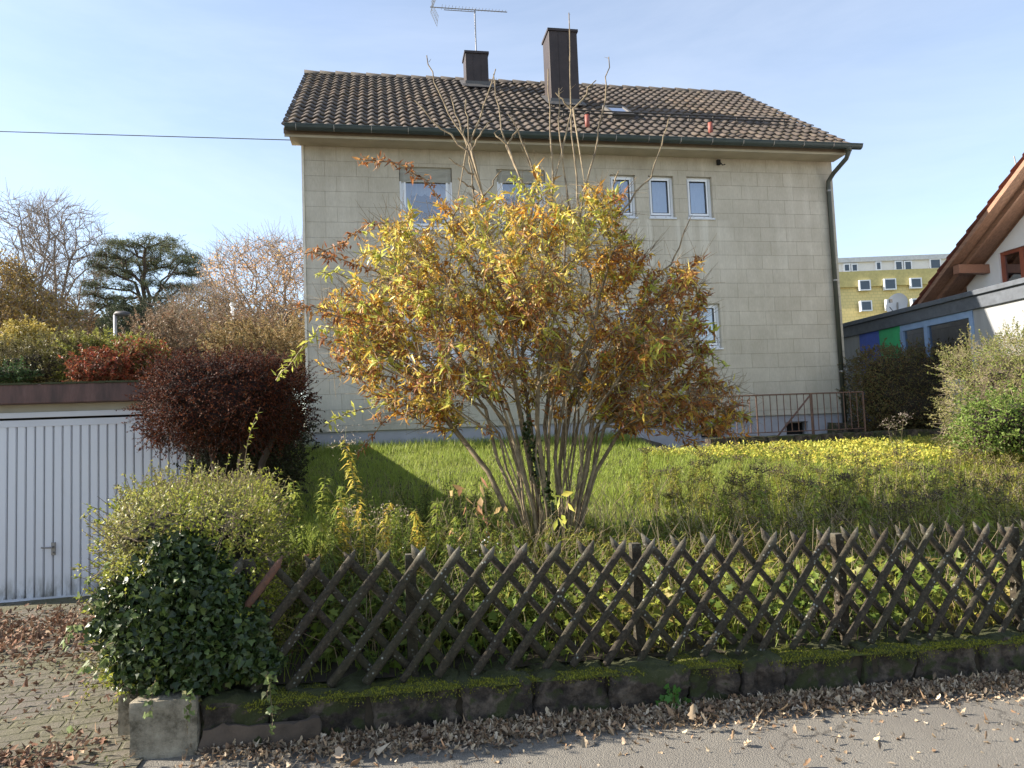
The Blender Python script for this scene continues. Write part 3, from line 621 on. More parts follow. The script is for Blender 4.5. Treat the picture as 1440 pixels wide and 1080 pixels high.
for side in (1, -1):
    nr_ = 15
    for r in range(nr_):
        for c in range(8):
            s0, s1 = r * half / nr_, (r + 1) * half / nr_ + .03; y0 = OY + .04 - c * .3; jj = random.uniform(-.005, .005)
            f = lambda s, n: ((xe - s) if side > 0 else (2 * xr - xe + s), ze + s * sl - n + jj)
            ks = np.linspace(0, 1, 5); vv = []
            for s, n in ((s0, .05), (s0, -.02), (s1, .03)):
                x_, z_ = f(s, n); vv += [(x_, y0 - k * .3, z_ + .02 * math.cos(k * 6.28)) for k in ks]
            mbt.add(vv, [(i + q, i + q + 1, i + q + 6, i + q + 5) for q in (0, 5) for i in range(4)])
mbt.build('tile_covering', mat_tiles([(.34, .085, .055), (.42, .12, .075), (.28, .07, .05)], (.3, .12, .08)), grf)
bx_, bz_ = an_(1384, 336, WY); mb = MB(); ztop = ze + (xe - bx_) * sl - .26; mb.box(bx_ - .09, bx_ + .09, WY + .001, OY - .07, ztop - .2, ztop); mb.build('purlin_end', msolid('purlin wood', (.30, .14, .085), .6, stretch=(1, 8, 8)), gh, bev=.008)
ap = W(1432, 232, 19); mb = MB(); mb.tube([(ap.x + .1, ap.y, ap.z - 1.2), (ap.x - .1, ap.y, ap.z + .25)], .02, 5); o = mb.build('roof_aerial', M_steel, None); tag(o, 'short thin aerial rod above the red tiled roof', 'aerial')
# yellow apartment block
Yb = 62.0; def_p = lambda px, py, Y=Yb: W(px, py, Y)
p0 = W(1150, 458, Yb); x0 = W(1120, 440, Yb).x; x1 = W(1420, 400, Yb).x
apt = thing('apartment_block', 'yellow shingled apartment block with white penthouse storey far behind', 'building', (x0, Yb, 0)); wd = x1 - x0
zA = W(1250, 390, Yb).z; zt = W(1250, 361, Yb).z; zc = W(1250, 382, Yb).z; zm0 = 0; 
M_ym = newmat('yellow shingle'); m, nt, bs, out = M_ym; tcx = nt.nodes.new('ShaderNodeTexCoord'); mpx = nt.nodes.new('ShaderNodeMapping'); mpx.inputs['Rotation'].default_value = (R(90), 0, 0); nt.links.new(tcx.outputs['Object'], mpx.inputs[0])
bk = nt.nodes.new('ShaderNodeTexBrick'); nt.links.new(mpx.outputs[0], bk.inputs['Vector']); 
for k, v in (('Scale', 1), ('Mortar Size', .02), ('Brick Width', .4), ('Row Height', .28)): bk.inputs[k].default_value = v
bk.inputs['Color1'].default_value = (.64, .52, .22, 1); bk.inputs['Color2'].default_value = (.60, .48, .20, 1); bk.inputs['Mortar'].default_value = (.46, .39, .16, 1); nt.links.new(bk.outputs[0], bs.inputs[0]); bs.inputs['Roughness'].default_value = .8; M_ym = m
ys = 1.2
mb = MB(); mb.add([(0, -ys, 0), (wd, -ys, 0), (wd, -ys, zA - 7), (0, -ys, zA - 7), (wd, 0, zA - .75), (0, 0, zA - .75)], [(0, 1, 2, 3), (3, 2, 4, 5)]); mb.box(0, wd, 0, 9, 0, zA - .4); mb.build('wall', M_ym, apt)
mb = MB(); mb.box(-.1, wd, -.25, -.02, zA - .78, zc + .1); mb.build('parapet', msolid('yellow parapet', (.58, .49, .20), .8), apt)
mb = MB(); mb.box(0, wd, .45, 8.6, zA - .4, zt - .3); mb.build('penthouse_wall', M_wh, apt); mb = MB(); mb.box(-.3, wd + .3, .25, 9, zt - .3, zt + .12); mb.box(5.2 + 1, 5.9 + 1, 3, 4, zt + .12, zt + .5); mb.build('penthouse_roof', msolid('pale roof edge', (.66, .66, .66), .7), apt)
def apw(px0, py0, px1, py1, y):
    a = W(px0, py0, Yb + y); b = W(px1, py1, Yb + y); mb = MB(); X0, X1, Z0, Z1 = a.x - x0, b.x - x0, b.z, a.z
    mb.ring(X0, X1, Z0, Z1, .09, y - .03, y + .3); fr = mb.build('window', M_pvc, apt); mb = MB(); mb.quad((X0 + .08, y, Z0 + .1), (X1 - .1, y, Z0 + .1), (X1 - .1, y, Z1 - .1), (X0 + .1, y, Z1 - .1)); mb.build('pane', msolid('far glass', (.06, .08, .11), .1, var=.05), fr)
for a in ((1208, 394, 1225, 408), (1243, 392, 1261, 407), (1280, 391, 1297, 405), (1314, 390, 1331, 404)): apw(*a, -.45)
for a in ((1210, 423, 1227, 437), (1246, 421, 1262, 436), (1282, 420, 1299, 434), (1316, 418, 1333, 433)): apw(*a, -1.05)
for a in ((1186, 371, 1196, 382), (1197, 371, 1207, 382), (1231, 368, 1240, 380), (1258, 367, 1270, 380), (1271, 367, 1283, 380), (1307, 364, 1324, 378)): apw(*a, .3)
# ------------------------------------------------------------------ ground
from mathutils import noise as mn
def sno(P, f=1.0, seed=0):      # cheap smooth noise for arrays of points
    P = np.asarray(P) * f + seed * 7.3
    x, y, z = P[..., 0], P[..., 1], P[..., 2] if P.shape[-1] > 2 else 0
    return (np.sin(x * 1.7 + 1.3 * np.sin(y * 1.1 + seed)) + np.sin(y * 2.3 + 1.7 * np.sin(z * 1.9 + 2)) + np.sin(z * 2.9 + 1.1 * np.sin(x * 2.1)) + .6 * np.sin(x * 5.1 + y * 4.3) + .5 * np.sin(y * 6.7 - z * 5.9)) / 4.1
def sheet(name, us, vs, zf, mat, skirt=None):
    uu, vv = np.meshgrid(us, vs); uu, vv = uu.ravel(), vv.ravel(); x, y = xy(uu, vv); P = np.stack([x, y, zf(uu, vv, x, y)], 1)
    k = len(us); q = np.array([[j * k + i, j * k + i + 1, (j + 1) * k + i + 1, (j + 1) * k + i] for j in range(len(vs) - 1) for i in range(k - 1)])
    return tag(mesh_np(name, P, q, mat, smooth=True), kind='structure')
m, nt, bs, out = newmat('asphalt'); n1 = noise(nt, 150, 3, .85); n2 = noise(nt, 1.3, 5, .6); vo = nt.nodes.new('ShaderNodeTexVoronoi'); vo.inputs['Scale'].default_value = 130; tcx = nt.nodes.new('ShaderNodeTexCoord'); nt.links.new(tcx.outputs['Object'], vo.inputs[0])
r_ = ramp(nt, [(.25, (.10, .09, .08)), (.5, (.19, .176, .148)), (.78, (.36, .335, .285))]); nt.links.new(n1.outputs[0], r_.inputs[0]); c = mixc(nt, mr(nt, n2.outputs[0], .35, .7, .35, 0), r_.outputs[0], (.10, .09, .082)); n4 = noise(nt, .35, 7, .7, dist=1.5); c = mixc(nt, mr(nt, n4.outputs[0], .48, .56, 0, .35), c, (.13, .12, .105)); ck = nt.nodes.new('ShaderNodeTexVoronoi'); ck.feature = 'DISTANCE_TO_EDGE'; ck.inputs['Scale'].default_value = .55; wn = noise(nt, 2.5, 5, .6); vm4 = nt.nodes.new('ShaderNodeVectorMath'); vm4.operation = 'MULTIPLY_ADD'; nt.links.new(wn.outputs['Color'], vm4.inputs[0]); vm4.inputs[1].default_value = (.5, .5, 0); nt.links.new(tcx.outputs['Object'], vm4.inputs[2]); nt.links.new(vm4.outputs[0], ck.inputs[0]); c = mixc(nt, mr(nt, ck.outputs['Distance'], 0, .006, .75, 0), c, (.04, .036, .03))
c = mixc(nt, mr(nt, vo.outputs['Distance'], 0, .5, .35, 0), c, (.30, .28, .25)); nt.links.new(c, bs.inputs[0]); bs.inputs['Roughness'].default_value = .85
bump(nt, bs, mth(nt, 'SUBTRACT', n1.outputs[0], vo.outputs['Distance']), .8, .006); M_asp = m
m, nt, bs, out = newmat('mossy pavers'); tcx = nt.nodes.new('ShaderNodeTexCoord'); bk = nt.nodes.new('ShaderNodeTexBrick'); mpx = nt.nodes.new('ShaderNodeMapping'); mpx.inputs['Rotation'].default_value = (0, 0, -ANG - .12); nt.links.new(tcx.outputs['Object'], mpx.inputs[0])
dn = noise(nt, 6, 3); vmx = nt.nodes.new('ShaderNodeVectorMath'); vmx.operation = 'MULTIPLY_ADD'; nt.links.new(dn.outputs['Color'], vmx.inputs[0]); vmx.inputs[1].default_value = (.03, .03, 0); nt.links.new(mpx.outputs[0], vmx.inputs[2]); nt.links.new(vmx.outputs[0], bk.inputs[0])
for k, v in (('Scale', 1), ('Mortar Size', .012), ('Mortar Smooth', .6), ('Brick Width', .2), ('Row Height', .12)): bk.inputs[k].default_value = v
bk.inputs['Color1'].default_value = (.115, .10, .078, 1); bk.inputs['Color2'].default_value = (.09, .078, .063, 1); bk.inputs['Mortar'].default_value = (.065, .062, .03, 1)
n1 = noise(nt, 50, 4, .7); n2 = noise(nt, 1.2, 6, .7); c = mixc(nt, mr(nt, n2.outputs[0], .42, .6, 0, .75), bk.outputs[0], (.085, .085, .032)); c = mixc(nt, mr(nt, n1.outputs[0], .5, .75, 0, .5), c, (.24, .205, .165)); nt.links.new(c, bs.inputs[0]); bs.inputs['Roughness'].default_value = .9
bump(nt, bs, mth(nt, 'SUBTRACT', mth(nt, 'MULTIPLY', n1.outputs[0], .5), bk.outputs['Fac']), .9, .015); M_pav = m
M_soil = msolid('garden soil', (.055, .042, .026), .95, scale=8, var=.3, bmp=.6, bscale=40); M_earth = msolid('earth with grass', (.075, .085, .03), .95, scale=3, col2=(.05, .045, .025))
def dense(a, b, c, n, far): return np.concatenate([-np.geomspace(far, 1, 12)[:-1] + a, np.linspace(a, b, n), b + np.geomspace(1, c, 12)])
sheet('road', dense(-12, 12, 80, 40, 80), np.concatenate([[V0 - 30, V0 - 15, V0 - 8], np.linspace(V0 - 5, V0 + .08, 14)]), lambda u, v, x, y: -.02 * np.clip(u - U0, -12, 14) + .004 * sno(np.stack([x, y], 1), 1.5), M_asp)
sheet('driveway', np.linspace(U0 - 11, U0 + .04, 60), np.linspace(V0 - .25, GV + .3, 40), lambda u, v, x, y: -.05 * np.clip((v - V0) / 4.6, 0, 1) + .012 + .01 * sno(np.stack([x, y], 1), 2.2), M_pav)
def terr(u, v, x, y):
    d = v - V0; ss = lambda t: np.clip(t, 0, 1) ** 2 * (3 - 2 * np.clip(t, 0, 1))
    left = -.5 + 2.6 * ss((d - 9.5) / 3); right = gz(x, y) - .07
    ulb = np.maximum(U0 + .15 - .65 * d / 4.6, -1.9) - np.where(d > 10.4, 1.2, 0); w_ = ss((u - ulb) / .6); return left * (1 - w_) + right * w_
sheet('terrain', dense(-20, 20, 900, 60, 900), np.concatenate([np.linspace(V0 + .06, V0 + 24, 50), V0 + 24 + np.geomspace(2, 1800, 16)]), lambda u, v, x, y: terr(u, v, x, y), M_earth)
sheet('garden_ground', np.linspace(0, 1, 60), np.linspace(V0 + .2, HV0 + .5, 50), lambda u, v, x, y: 0 * u, M_soil)
go = bpy.data.objects['garden_ground']; n_ = len(go.data.vertices); co = np.empty(n_ * 3, np.float32); go.data.vertices.foreach_get('co', co); co = co.reshape(-1, 3)
vv = np.repeat(np.linspace(V0 + .2, HV0 + .5, 50), 60); tt = np.tile(np.linspace(0, 1, 60), 50); ul = np.maximum(U0 + .02 - .65 * (vv - V0) / 4.6, -1.98); uu = ul + tt ** 1.3 * (16 - ul); x_, y_ = xy(uu, vv)
co = np.stack([x_, y_, gz(x_, y_) + .02 * sno(np.stack([x_, y_], 1), 2) + (-.35 * (tt == 0))], 1); go.data.vertices.foreach_set('co', co.astype(np.float32).ravel()); go.data.update()
# ------------------------------------------------------------------ stone wall
def rock(mb, x0, x1, y0, y1, z0, z1, amp=.012, r=.02, seed=0, res=.035):
    nx, ny, nz = [max(3, int((b - a) / res)) for a, b in ((x0, x1), (y0, y1), (z0, z1))]
    fx = lambda n: np.linspace(0, 1, n)
    def face(f, n, m):
        g = [(a, b) for b in fx(m) for a in fx(n)]; vs = []
        for a, b in g:
            p = Vector(f(a, b)); c = Vector((min(max(p.x, x0 + r), x1 - r), min(max(p.y, y0 + r), y1 - r), min(max(p.z, z0 + r), z1 - r)))
            d = p - c; p = c + d.normalized() * r if d.length > r else p
            s = p * 1.0 + Vector((seed * 3.1, 0, 0)); nn = Vector((mn.noise(s * 5), mn.noise(s * 5 + Vector((9, 0, 0))), mn.noise(s * 5 + Vector((0, 9, 0))))) * amp * 1.3 + Vector((mn.noise(s * 22), mn.noise(s * 22 + Vector((5, 0, 0))), mn.noise(s * 22 + Vector((0, 5, 0))))) * amp * .6
            vs.append(tuple(p + nn))
        mb.add(vs, [(j * n + i, j * n + i + 1, (j + 1) * n + i + 1, (j + 1) * n + i) for j in range(m - 1) for i in range(n - 1)])
    X = lambda a: x0 + (x1 - x0) * a; Y = lambda a: y0 + (y1 - y0) * a; Z = lambda a: z0 + (z1 - z0) * a
    face(lambda a, b: (X(a), y0, Z(b)), nx, nz); face(lambda a, b: (X(1 - a), y1, Z(b)), nx, nz); face(lambda a, b: (X(a), Y(b), z1), nx, ny)
    face(lambda a, b: (x0, Y(1 - a), Z(b)), ny, nz); face(lambda a, b: (x1, Y(a), Z(b)), ny, nz)
m, nt, bs, out = newmat('mossy sandstone'); n1 = noise(nt, 7, 8, .7); n2 = noise(nt, 3, 6, .7); n3 = noise(nt, 60, 6, .8); r_ = ramp(nt, [(.34, (.015, .011, .008)), (.48, (.06, .046, .036)), (.64, (.19, .15, .115))]); nt.links.new(n1.outputs[0], r_.inputs[0])
g = nt.nodes.new('ShaderNodeNewGeometry'); sx = nt.nodes.new('ShaderNodeSeparateXYZ'); nt.links.new(g.outputs['Normal'], sx.inputs[0]); c = mixc(nt, mr(nt, mth(nt, 'ADD', n2.outputs[0], mth(nt, 'MULTIPLY', sx.outputs[2], .25)), .50, .58, 0, .9), r_.outputs[0], (.045, .055, .012)); c = mixc(nt, mr(nt, n3.outputs[0], .6, .72, 0, .5), c, (.30, .28, .23)); nt.links.new(c, bs.inputs[0]); bs.inputs['Roughness'].default_value = .95; bump(nt, bs, mth(nt, 'ADD', n3.outputs[0], mth(nt, 'MULTIPLY', n1.outputs[0], 2.5)), 1, .02); M_stone = m
m, nt, bs, out = newmat('old concrete'); n1 = noise(nt, 8, 8, .75); n3 = noise(nt, 90, 6, .8); r_ = ramp(nt, [(.36, (.11, .095, .065)), (.5, (.30, .265, .20)), (.66, (.44, .39, .30))]); nt.links.new(n1.outputs[0], r_.inputs[0]); nt.links.new(r_.outputs[0], bs.inputs[0]); bs.inputs['Roughness'].default_value = .95; bump(nt, bs, n3.outputs[0], 1, .015); M_conc = m
WX, WY0 = xy(U0, V0)
wall = thing('garden_wall', 'low mossy sandstone garden wall beneath the wooden lattice fence', 'wall', (WX, WY0, 0), ANG)
mb = MB(); rock(mb, -.03, .30, -.035, .34, -.1, .285, .008, .012, 1, .022); mb.build('concrete_block', M_conc, wall, smooth=True)
mb = MB(); x = .31; i = 0; random.seed(3)
while x < 9.5:
    L_ = random.choice([.28, .34, .4, .46, .52]); zt = .235 - .02 * x + random.uniform(-.008, .008); rock(mb, x, x + L_ - .008, random.uniform(-.02, .02), .3, -.35, zt, .036, .032, i + 5, .018); x += L_; i += 1
mb.build('stonework', M_stone, wall, smooth=True)
mb = MB(); mb.add([(.3, .035, -.1), (9.4, .035, -.3), (9.4, .035, .03), (.3, .035, .205), (.3, .28, .205), (9.4, .28, .02)], [(0, 1, 2, 3), (3, 2, 5, 4)]); mb.build('mortar', M_soil, wall)
mb = MB(); rock(mb, .3, .92, -.045, -.0, -.1, .12, .028, .03, 77); mb.build('render_patch', msolid('pinkish render', (.12, .09, .068), .95, scale=6, bmp=.6, var=.25), wall, smooth=True)
M_moss = mleaf('moss', [(.09, .11, .012), (.18, .19, .02), (.26, .26, .03), (.12, .11, .02)], trans=.1, rough=.9)
n = 300; m_ = 14; xs = np.linspace(.34, 9.4, n); ys = np.linspace(-.018, .3, m_); gx, gy_ = np.meshgrid(xs, ys); P = np.stack([gx.ravel(), gy_.ravel(), np.zeros(n * m_)], 1)
h = np.clip(-.001 + .026 * sno(P, 5) + .012 * sno(P, 17, 2), -.03, .05); e = np.minimum(1, (gy_.ravel() + .018) / .03); P[:, 2] = .232 - .02 * P[:, 0] + h * e - .012 * (1 - e); P[:, 1] += .016 * sno(P * [1, 0, 0], 9) * (1 - e)
q = np.array([[j * n + i, j * n + i + 1, (j + 1) * n + i + 1, (j + 1) * n + i] for j in range(m_ - 1) for i in range(n - 1)]); ms = mesh_np('moss', P, q, msolid('moss cushion', (.12, .13, .018), 1, scale=20, col2=(.03, .035, .01), bmp=1, bscale=120), wall, True, local=True)
k = 26000; X = rng.uniform(.34, 9.0, k) ** 1; Yv = -.03 + .22 * rng.random(k) ** 1.8; P = np.stack([X, Yv, 0 * X], 1); hh = np.clip(-.001 + .026 * sno(P, 5) + .012 * sno(P, 17, 2), -.03, .05); keep = hh > -.006; P = P[keep]; P[:, 2] = .232 - .02 * P[:, 0] + hh[keep] - .004; P[:, 1] += .016 * sno(P * [1, 0, 0], 9) * (P[:, 1] < 0); fr_2 = (P[:, 1] < -.012) & (rng.random(len(P)) < .8); P[fr_2, 2] -= rng.random(fr_2.sum()) ** 1.5 * .07 * np.clip(.5 + sno(P[fr_2] * [1, 0, 0], 6), 0, 1.4)
v, f = leaves(T_DIAM, P, rdir(len(P), 1.2), rdir(len(P)), rng.uniform(.008, .02, len(P)), .006, .2); mesh_np('moss_tuft', v, f, M_moss, ms, local=True)
# old gate pillar
gp = W(188, 968, 3.98); pil = thing('gate_pillar', 'stub of a grey concrete gate pillar under the ivy behind the end block', 'pillar', (gp.x, gp.y, .05), ANG)
mb = MB(); rock(mb, -.06, .09, -.06, .09, 0, .62, .006, .01, 4); mb.build('post', M_conc, pil, smooth=True); mb = MB(); rock(mb, -.08, .11, -.08, .11, .62, .68, .004, .01, 5); mb.build('cap', M_conc, pil, smooth=True)
# ------------------------------------------------------------------ lattice fence
m, nt, bs, out = newmat('weathered wood'); g = nt.nodes.new('ShaderNodeObjectInfo'); n1 = noise(nt, 1, 6, .7, stretch=(6, 6, 6)); n2 = noise(nt, 45, 5, .75); n3 = noise(nt, 3, 5, .7)
r_ = ramp(nt, [(.3, (.010, .007, .004)), (.5, (.034, .025, .015)), (.72, (.10, .078, .050))]); nt.links.new(n2.outputs[0], r_.inputs[0]); c = mixc(nt, mr(nt, n3.outputs[0], .42, .62, 0, .6), r_.outputs[0], (.032, .034, .012))
c = mixc(nt, mr(nt, n1.outputs[0], .5, .7, 0, .5), c, (.04, .03, .025)); vo = nt.nodes.new('ShaderNodeTexVoronoi'); vo.inputs['Scale'].default_value = 38; tcx = nt.nodes.new('ShaderNodeTexCoord'); nt.links.new(tcx.outputs['Object'], vo.inputs[0])
lf = mth(nt, 'MULTIPLY', mr(nt, vo.outputs['Distance'], .12, .3, 1, 0), mr(nt, n1.outputs[0], .5, .6)); c = mixc(nt, lf, c, (.34, .35, .31)); sx = nt.nodes.new('ShaderNodeSeparateXYZ'); nt.links.new(tcx.outputs['Object'], sx.inputs[0]); tp_ = mr(nt, mth(nt, 'ADD', sx.outputs[2], mth(nt, 'MULTIPLY', sx.outputs[0], .02)), .88, .97); c = mixc(nt, mth(nt, 'MULTIPLY', tp_, mr(nt, n1.outputs[0], .42, .6, 0, .8)), c, (.17, .155, .12)); nt.links.new(c, bs.inputs[0]); bs.inputs['Roughness'].default_value = .85; bump(nt, bs, n2.outputs[0], 1, .012); M_fw = m
M_rw = msolid('split reddish wood', (.16, .07, .04), .8, scale=30, bmp=.8, col2=(.07, .04, .03))
fence = thing('lattice_fence', 'low weathered wooden lattice fence with crossed pointed pickets on the mossy wall', 'fence', (WX, WY0, 0), ANG)
def fl(px, py, y=.10): p = WP(px, py, V * (V0 + y), V); return uv(p.x, p.y)[0] - U0, p.z
tops = [344, 398, 452, 503, 552, 602, 650, 698, 743, 792, 837, 882, 923, 966, 1008, 1048, 1095, 1136, 1169, 1209, 1250, 1283, 1315, 1357, 1392, 1427]
ty = lambda px: 786 - (px - 344) * .052 if px < 1100 else 746.7 - (px - 1100) * .035
xt = [fl(px, ty(px)) for px in tops]
while xt[-1][0] < 8: xt.append((xt[-1][0] + .172, xt[-1][1] - .003))
dl = fl(697, 760)[0] - fl(562, 933)[0]; dr = fl(1425, 736)[0] - fl(1337, 882)[0]
random.seed(5)
def picket(x0, z0, x1, z1, y, mat=M_fw, r=.024, tipf=1):
    n = 9; a = np.array([x0, y, z0]); b = np.array([x1, y, z1]); T = (b - a) / np.linalg.norm(b - a); S = np.array([-T[2], 0, T[0]]) ; vs, fs = [], []
    k = 8; ph = random.uniform(0, 9)
    L_ = np.linalg.norm(b - a); st = [0, .012, .15, .3, .45, .6, .75, .88, 1 - .055 / L_, 1]
    for i, t in enumerate(st):
        c = a + (b - a) * t + S * .004 * math.sin(t * 5 + ph); rr = r * (1 + .07 * math.sin(t * 9 + ph) + random.uniform(-.04, .04)); 
        sc_ = 1 if 0 < i < len(st) - 1 else (.8 if i == 0 else .12)
        for j in range(k):
            an = j / k * 6.283; ox = math.cos(an) * rr * sc_; oy = math.sin(an) * rr * .62 * (sc_ if i else 1)
            if i == len(st) - 1: ox = ox - rr * .55 * tipf
            vs.append(c + S * -ox * (1 if 1 else 0) + np.array([0, -1, 0]) * oy)
    nn = len(st); fs = [(i * k + j, i * k + (j + 1) % k, (i + 1) * k + (j + 1) % k, (i + 1) * k + j) for i in range(nn - 1) for j in range(k)] + [tuple(range(k - 1, -1, -1)), tuple(range((nn - 1) * k, nn * k))]
    mb = MB(); mb.add(vs, fs); return mb.build('picket', mat, fence, smooth=True)
for i, (x, z) in enumerate(xt):
    f = min(1, max(0, (x - .9) / 4.3)); dx = dl + (dr - dl) * f; zb = .262 - .02 * x; j = random.uniform(-.015, .015); s = random.uniform(-.012, .012)
    if i == 1: picket(x - dx * .55, z - (z - zb) * .55, x + .01, z, .095, M_rw, .021)['label'] = 'split reddish broken picket at the left end by the ivy'
    else: picket(x - dx + j, zb + random.uniform(-.005, .01), x, z + s, .10, r=random.uniform(.0225, .0275))
    xn = xt[i + 1][0] if i + 1 < len(xt) else x + .17; xb_ = (x + xn) / 2 + random.uniform(-.01, .01)
    if i % 1 == 0: picket(xb_ + dx * 1.02 + random.uniform(-.02, .02), zb + .03, xb_, z + .0 + random.uniform(-.02, .01), .155, r=random.uniform(.021, .026), tipf=-1)
for px in (577, 893, 1178, 1424):
    x, z = fl(px, ty(px) + 6, .21); mb = MB(); rock(mb, x - .032, x + .032, .19, .25, .15, z, .004, .006, px, .03); mb.build('post', M_fw, fence, smooth=True)
for x in (xt[0][0] + .0, 6.6, 7.7): mb = MB(); rock(mb, x - .032, x + .032, .19, .25, .15, .95 - .02 * x, .004, .006, int(x * 7), .03); mb.build('post', M_fw, fence, smooth=True)
# ------------------------------------------------------------------ bushes and hedges
def blob(c, hx, hy, hz, n, p=3.0, shell=.3, bumps=.12, bf=2.0, rz=ANG, seed=0, lower=-1):
    q = rng.uniform(-1, 1, (n * 3, 3)); nr = (np.abs(q) ** p).sum(1) ** (1 / p); q = q[nr > .05]; nr = nr[nr > .05]; s = q / nr[:, None]; s = s[s[:, 2] > lower][:n]; n = len(s)
    sz = np.array([hx, hy, hz]); r = 1 - shell * rng.random(n) ** 1.7 + bumps * sno(s * sz, bf, seed) + .5 * bumps * sno(s * sz, bf * 3.1, seed + 3)
    nrm = unit(np.sign(s) * np.abs(s) ** (p - 1) / sz); P = s * sz * r[:, None]; ca, sa = math.cos(rz), math.sin(rz); M = np.array([[ca, sa, 0], [-sa, ca, 0], [0, 0, 1]])
    return P @ M + np.array(c), nrm @ M
def core(name, c, hx, hy, hz, mat, parent, p=3.0, rz=ANG, sc=.72, seed=0):  # solid twig-coloured blob added inside the foliage to block light and view
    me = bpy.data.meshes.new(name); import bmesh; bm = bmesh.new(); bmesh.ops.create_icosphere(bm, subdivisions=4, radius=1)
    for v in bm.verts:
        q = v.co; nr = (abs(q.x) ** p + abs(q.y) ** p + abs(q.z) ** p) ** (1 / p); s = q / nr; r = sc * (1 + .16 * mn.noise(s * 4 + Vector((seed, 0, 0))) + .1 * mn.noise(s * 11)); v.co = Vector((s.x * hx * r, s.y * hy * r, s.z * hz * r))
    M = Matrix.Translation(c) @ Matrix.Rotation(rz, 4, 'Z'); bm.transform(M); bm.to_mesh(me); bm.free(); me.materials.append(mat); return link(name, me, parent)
M_bark = msolid('bark', (.10, .075, .05), .9, scale=20, var=.3, bmp=.6, bscale=50, col2=(.045, .035, .026)); M_twig = msolid('pale twigs', (.22, .165, .10), .9, scale=10, col2=(.12, .09, .055)); M_twigd = msolid('dark twigs', (.05, .035, .028), .9)
M_coreb = msolid('dark twig core', (.035, .028, .018), 1, scale=30, bmp=1, bscale=60)
def sprays(P, D, Ls, per, lw, ll, T=T_LANCE, droop=.0, curl=.3, up=.2):
    """short twigs leaving the surface with leaves along them"""
    polys, A, B = [], [], []
    for p, d, L_ in zip(P, D, Ls):
        t = np.linspace(0, 1, 5)[:, None]; bend = rng.normal(size=3) * .15 * L_; q = p + d * L_ * t + (bend + np.array([0, 0, -droop * L_])) * t ** 2; polys.append((q, np.linspace(.0028, .0012, 5)))
        k = max(2, int(per * L_)); f = rng.random(k) ** .8; ii = np.clip(f * 4, 0, 3.999); a = ii.astype(int); w_ = (ii - a)[:, None]; A.append(q[a] * (1 - w_) + q[a + 1] * w_); dd = unit(q[a + 1] - q[a]); B.append(unit(dd * .5 + rdir(k) * .9 + np.array([0, 0, up])))
    A = np.concatenate(A); B = np.concatenate(B); k = len(A); return polys, leaves(T, A, B, rdir(k, .8), ll * rng.uniform(.6, 1.25, k), lw * rng.uniform(.7, 1.2, k), rng.uniform(0, curl * 2, k))
def bush(name, label, cat, c, h, n, lmat, ll, lw, p=3.0, group=None, T=T_LANCE, nsp=200, spl=(.08, .25), twm=M_twig, ntw=500, bumps=.12, shell=.35, corem=M_coreb, csc=.7, rz=ANG, seed=0, curl=.3, zb=None, up=.3, per=90, trunk=None, updir=.6, lower=-1):
    zb = c[2] - h[2] if zb is None else zb; t = thing(name, label, cat, (c[0], c[1], zb), 0, group)
    P, N = blob(c, *h, n, p, shell, bumps, rz=rz, seed=seed, lower=lower); k = len(P); v = leaves(T, P, unit(N * .5 + rdir(k) + np.array([0, 0, up])), unit(N + rdir(k) * .6), ll * rng.uniform(.6, 1.3, k), lw * rng.uniform(.7, 1.25, k), rng.uniform(-.1, curl * 2, k), .1)
    Ps, Ns = blob(c, *h, nsp, p, .12, bumps, rz=rz, seed=seed, lower=lower); pol, v2 = sprays(Ps, unit(Ns + rdir(len(Ps)) * .5 + np.array([0, 0, updir])), rng.uniform(*spl, len(Ps)), per, lw, ll)
    vv, ff = cat_(v, v2); mesh_np('foliage', vv, ff, lmat, t)
    Pt, Nt = blob(c, *h, ntw, p, .4, bumps, rz=rz, seed=seed, lower=lower); tw = [(np.array([a - b_ * .3 * l_, a + (b_) * l_ * .5]), np.array([.003, .0014])) for a, b_, l_ in zip(Pt, unit(Nt + rdir(len(Pt)) * .9), rng.uniform(.1, .3, len(Pt)))]
    v, f = tubes(pol + tw, 3); mesh_np('twigs', v, f, twm, t)
    if corem: core('dark_core', c, *h, corem, t, p, rz, csc, seed)
    if trunk:
        pols = [(np.array([[c[0] + dx, c[1] + dy, zb - .05], [c[0] + dx * 1.3, c[1] + dy, (zb + c[2]) / 2], [c[0] + dx * 2.5, c[1] + dy * 2, c[2]]]), np.array([r, r * .8, r * .6])) for dx, dy, r in trunk]; v, f = tubes(pols, 7); mesh_np('trunk', v, f, M_twigd, t)
    return t
cat_ = lambda *a: cat(list(a))
# privet hedge at the left corner
hc = Vector(xy(U0 + .22, V0 + 1.3)).to_3d()
M_priv = mleaf('privet leaf', [(.10, .14, .015), (.25, .29, .03), (.42, .42, .05), (.15, .19, .025)], [(.22, .19, .06), (.14, .15, .04), (.34, .30, .10), (.10, .09, .04)], 1.5, .35, .45, .3)
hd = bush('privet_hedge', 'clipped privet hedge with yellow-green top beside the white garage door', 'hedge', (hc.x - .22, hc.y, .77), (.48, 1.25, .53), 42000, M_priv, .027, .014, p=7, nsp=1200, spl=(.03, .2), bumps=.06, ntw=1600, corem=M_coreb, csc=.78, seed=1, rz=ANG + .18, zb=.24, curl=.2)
sp = W(343, 650, 5.2); pol, lf = sprays([np.array([sp.x, sp.y, sp.z - .15])], [np.array([-.01, 0, 1.])], [.65], 45, .016, .05, up=.25); v, f = tubes(pol, 4); mesh_np('tall_shoot', v, f, M_twig, hd); v, f = lf; mesh_np('shoot_leaves', v, f, M_priv, hd)
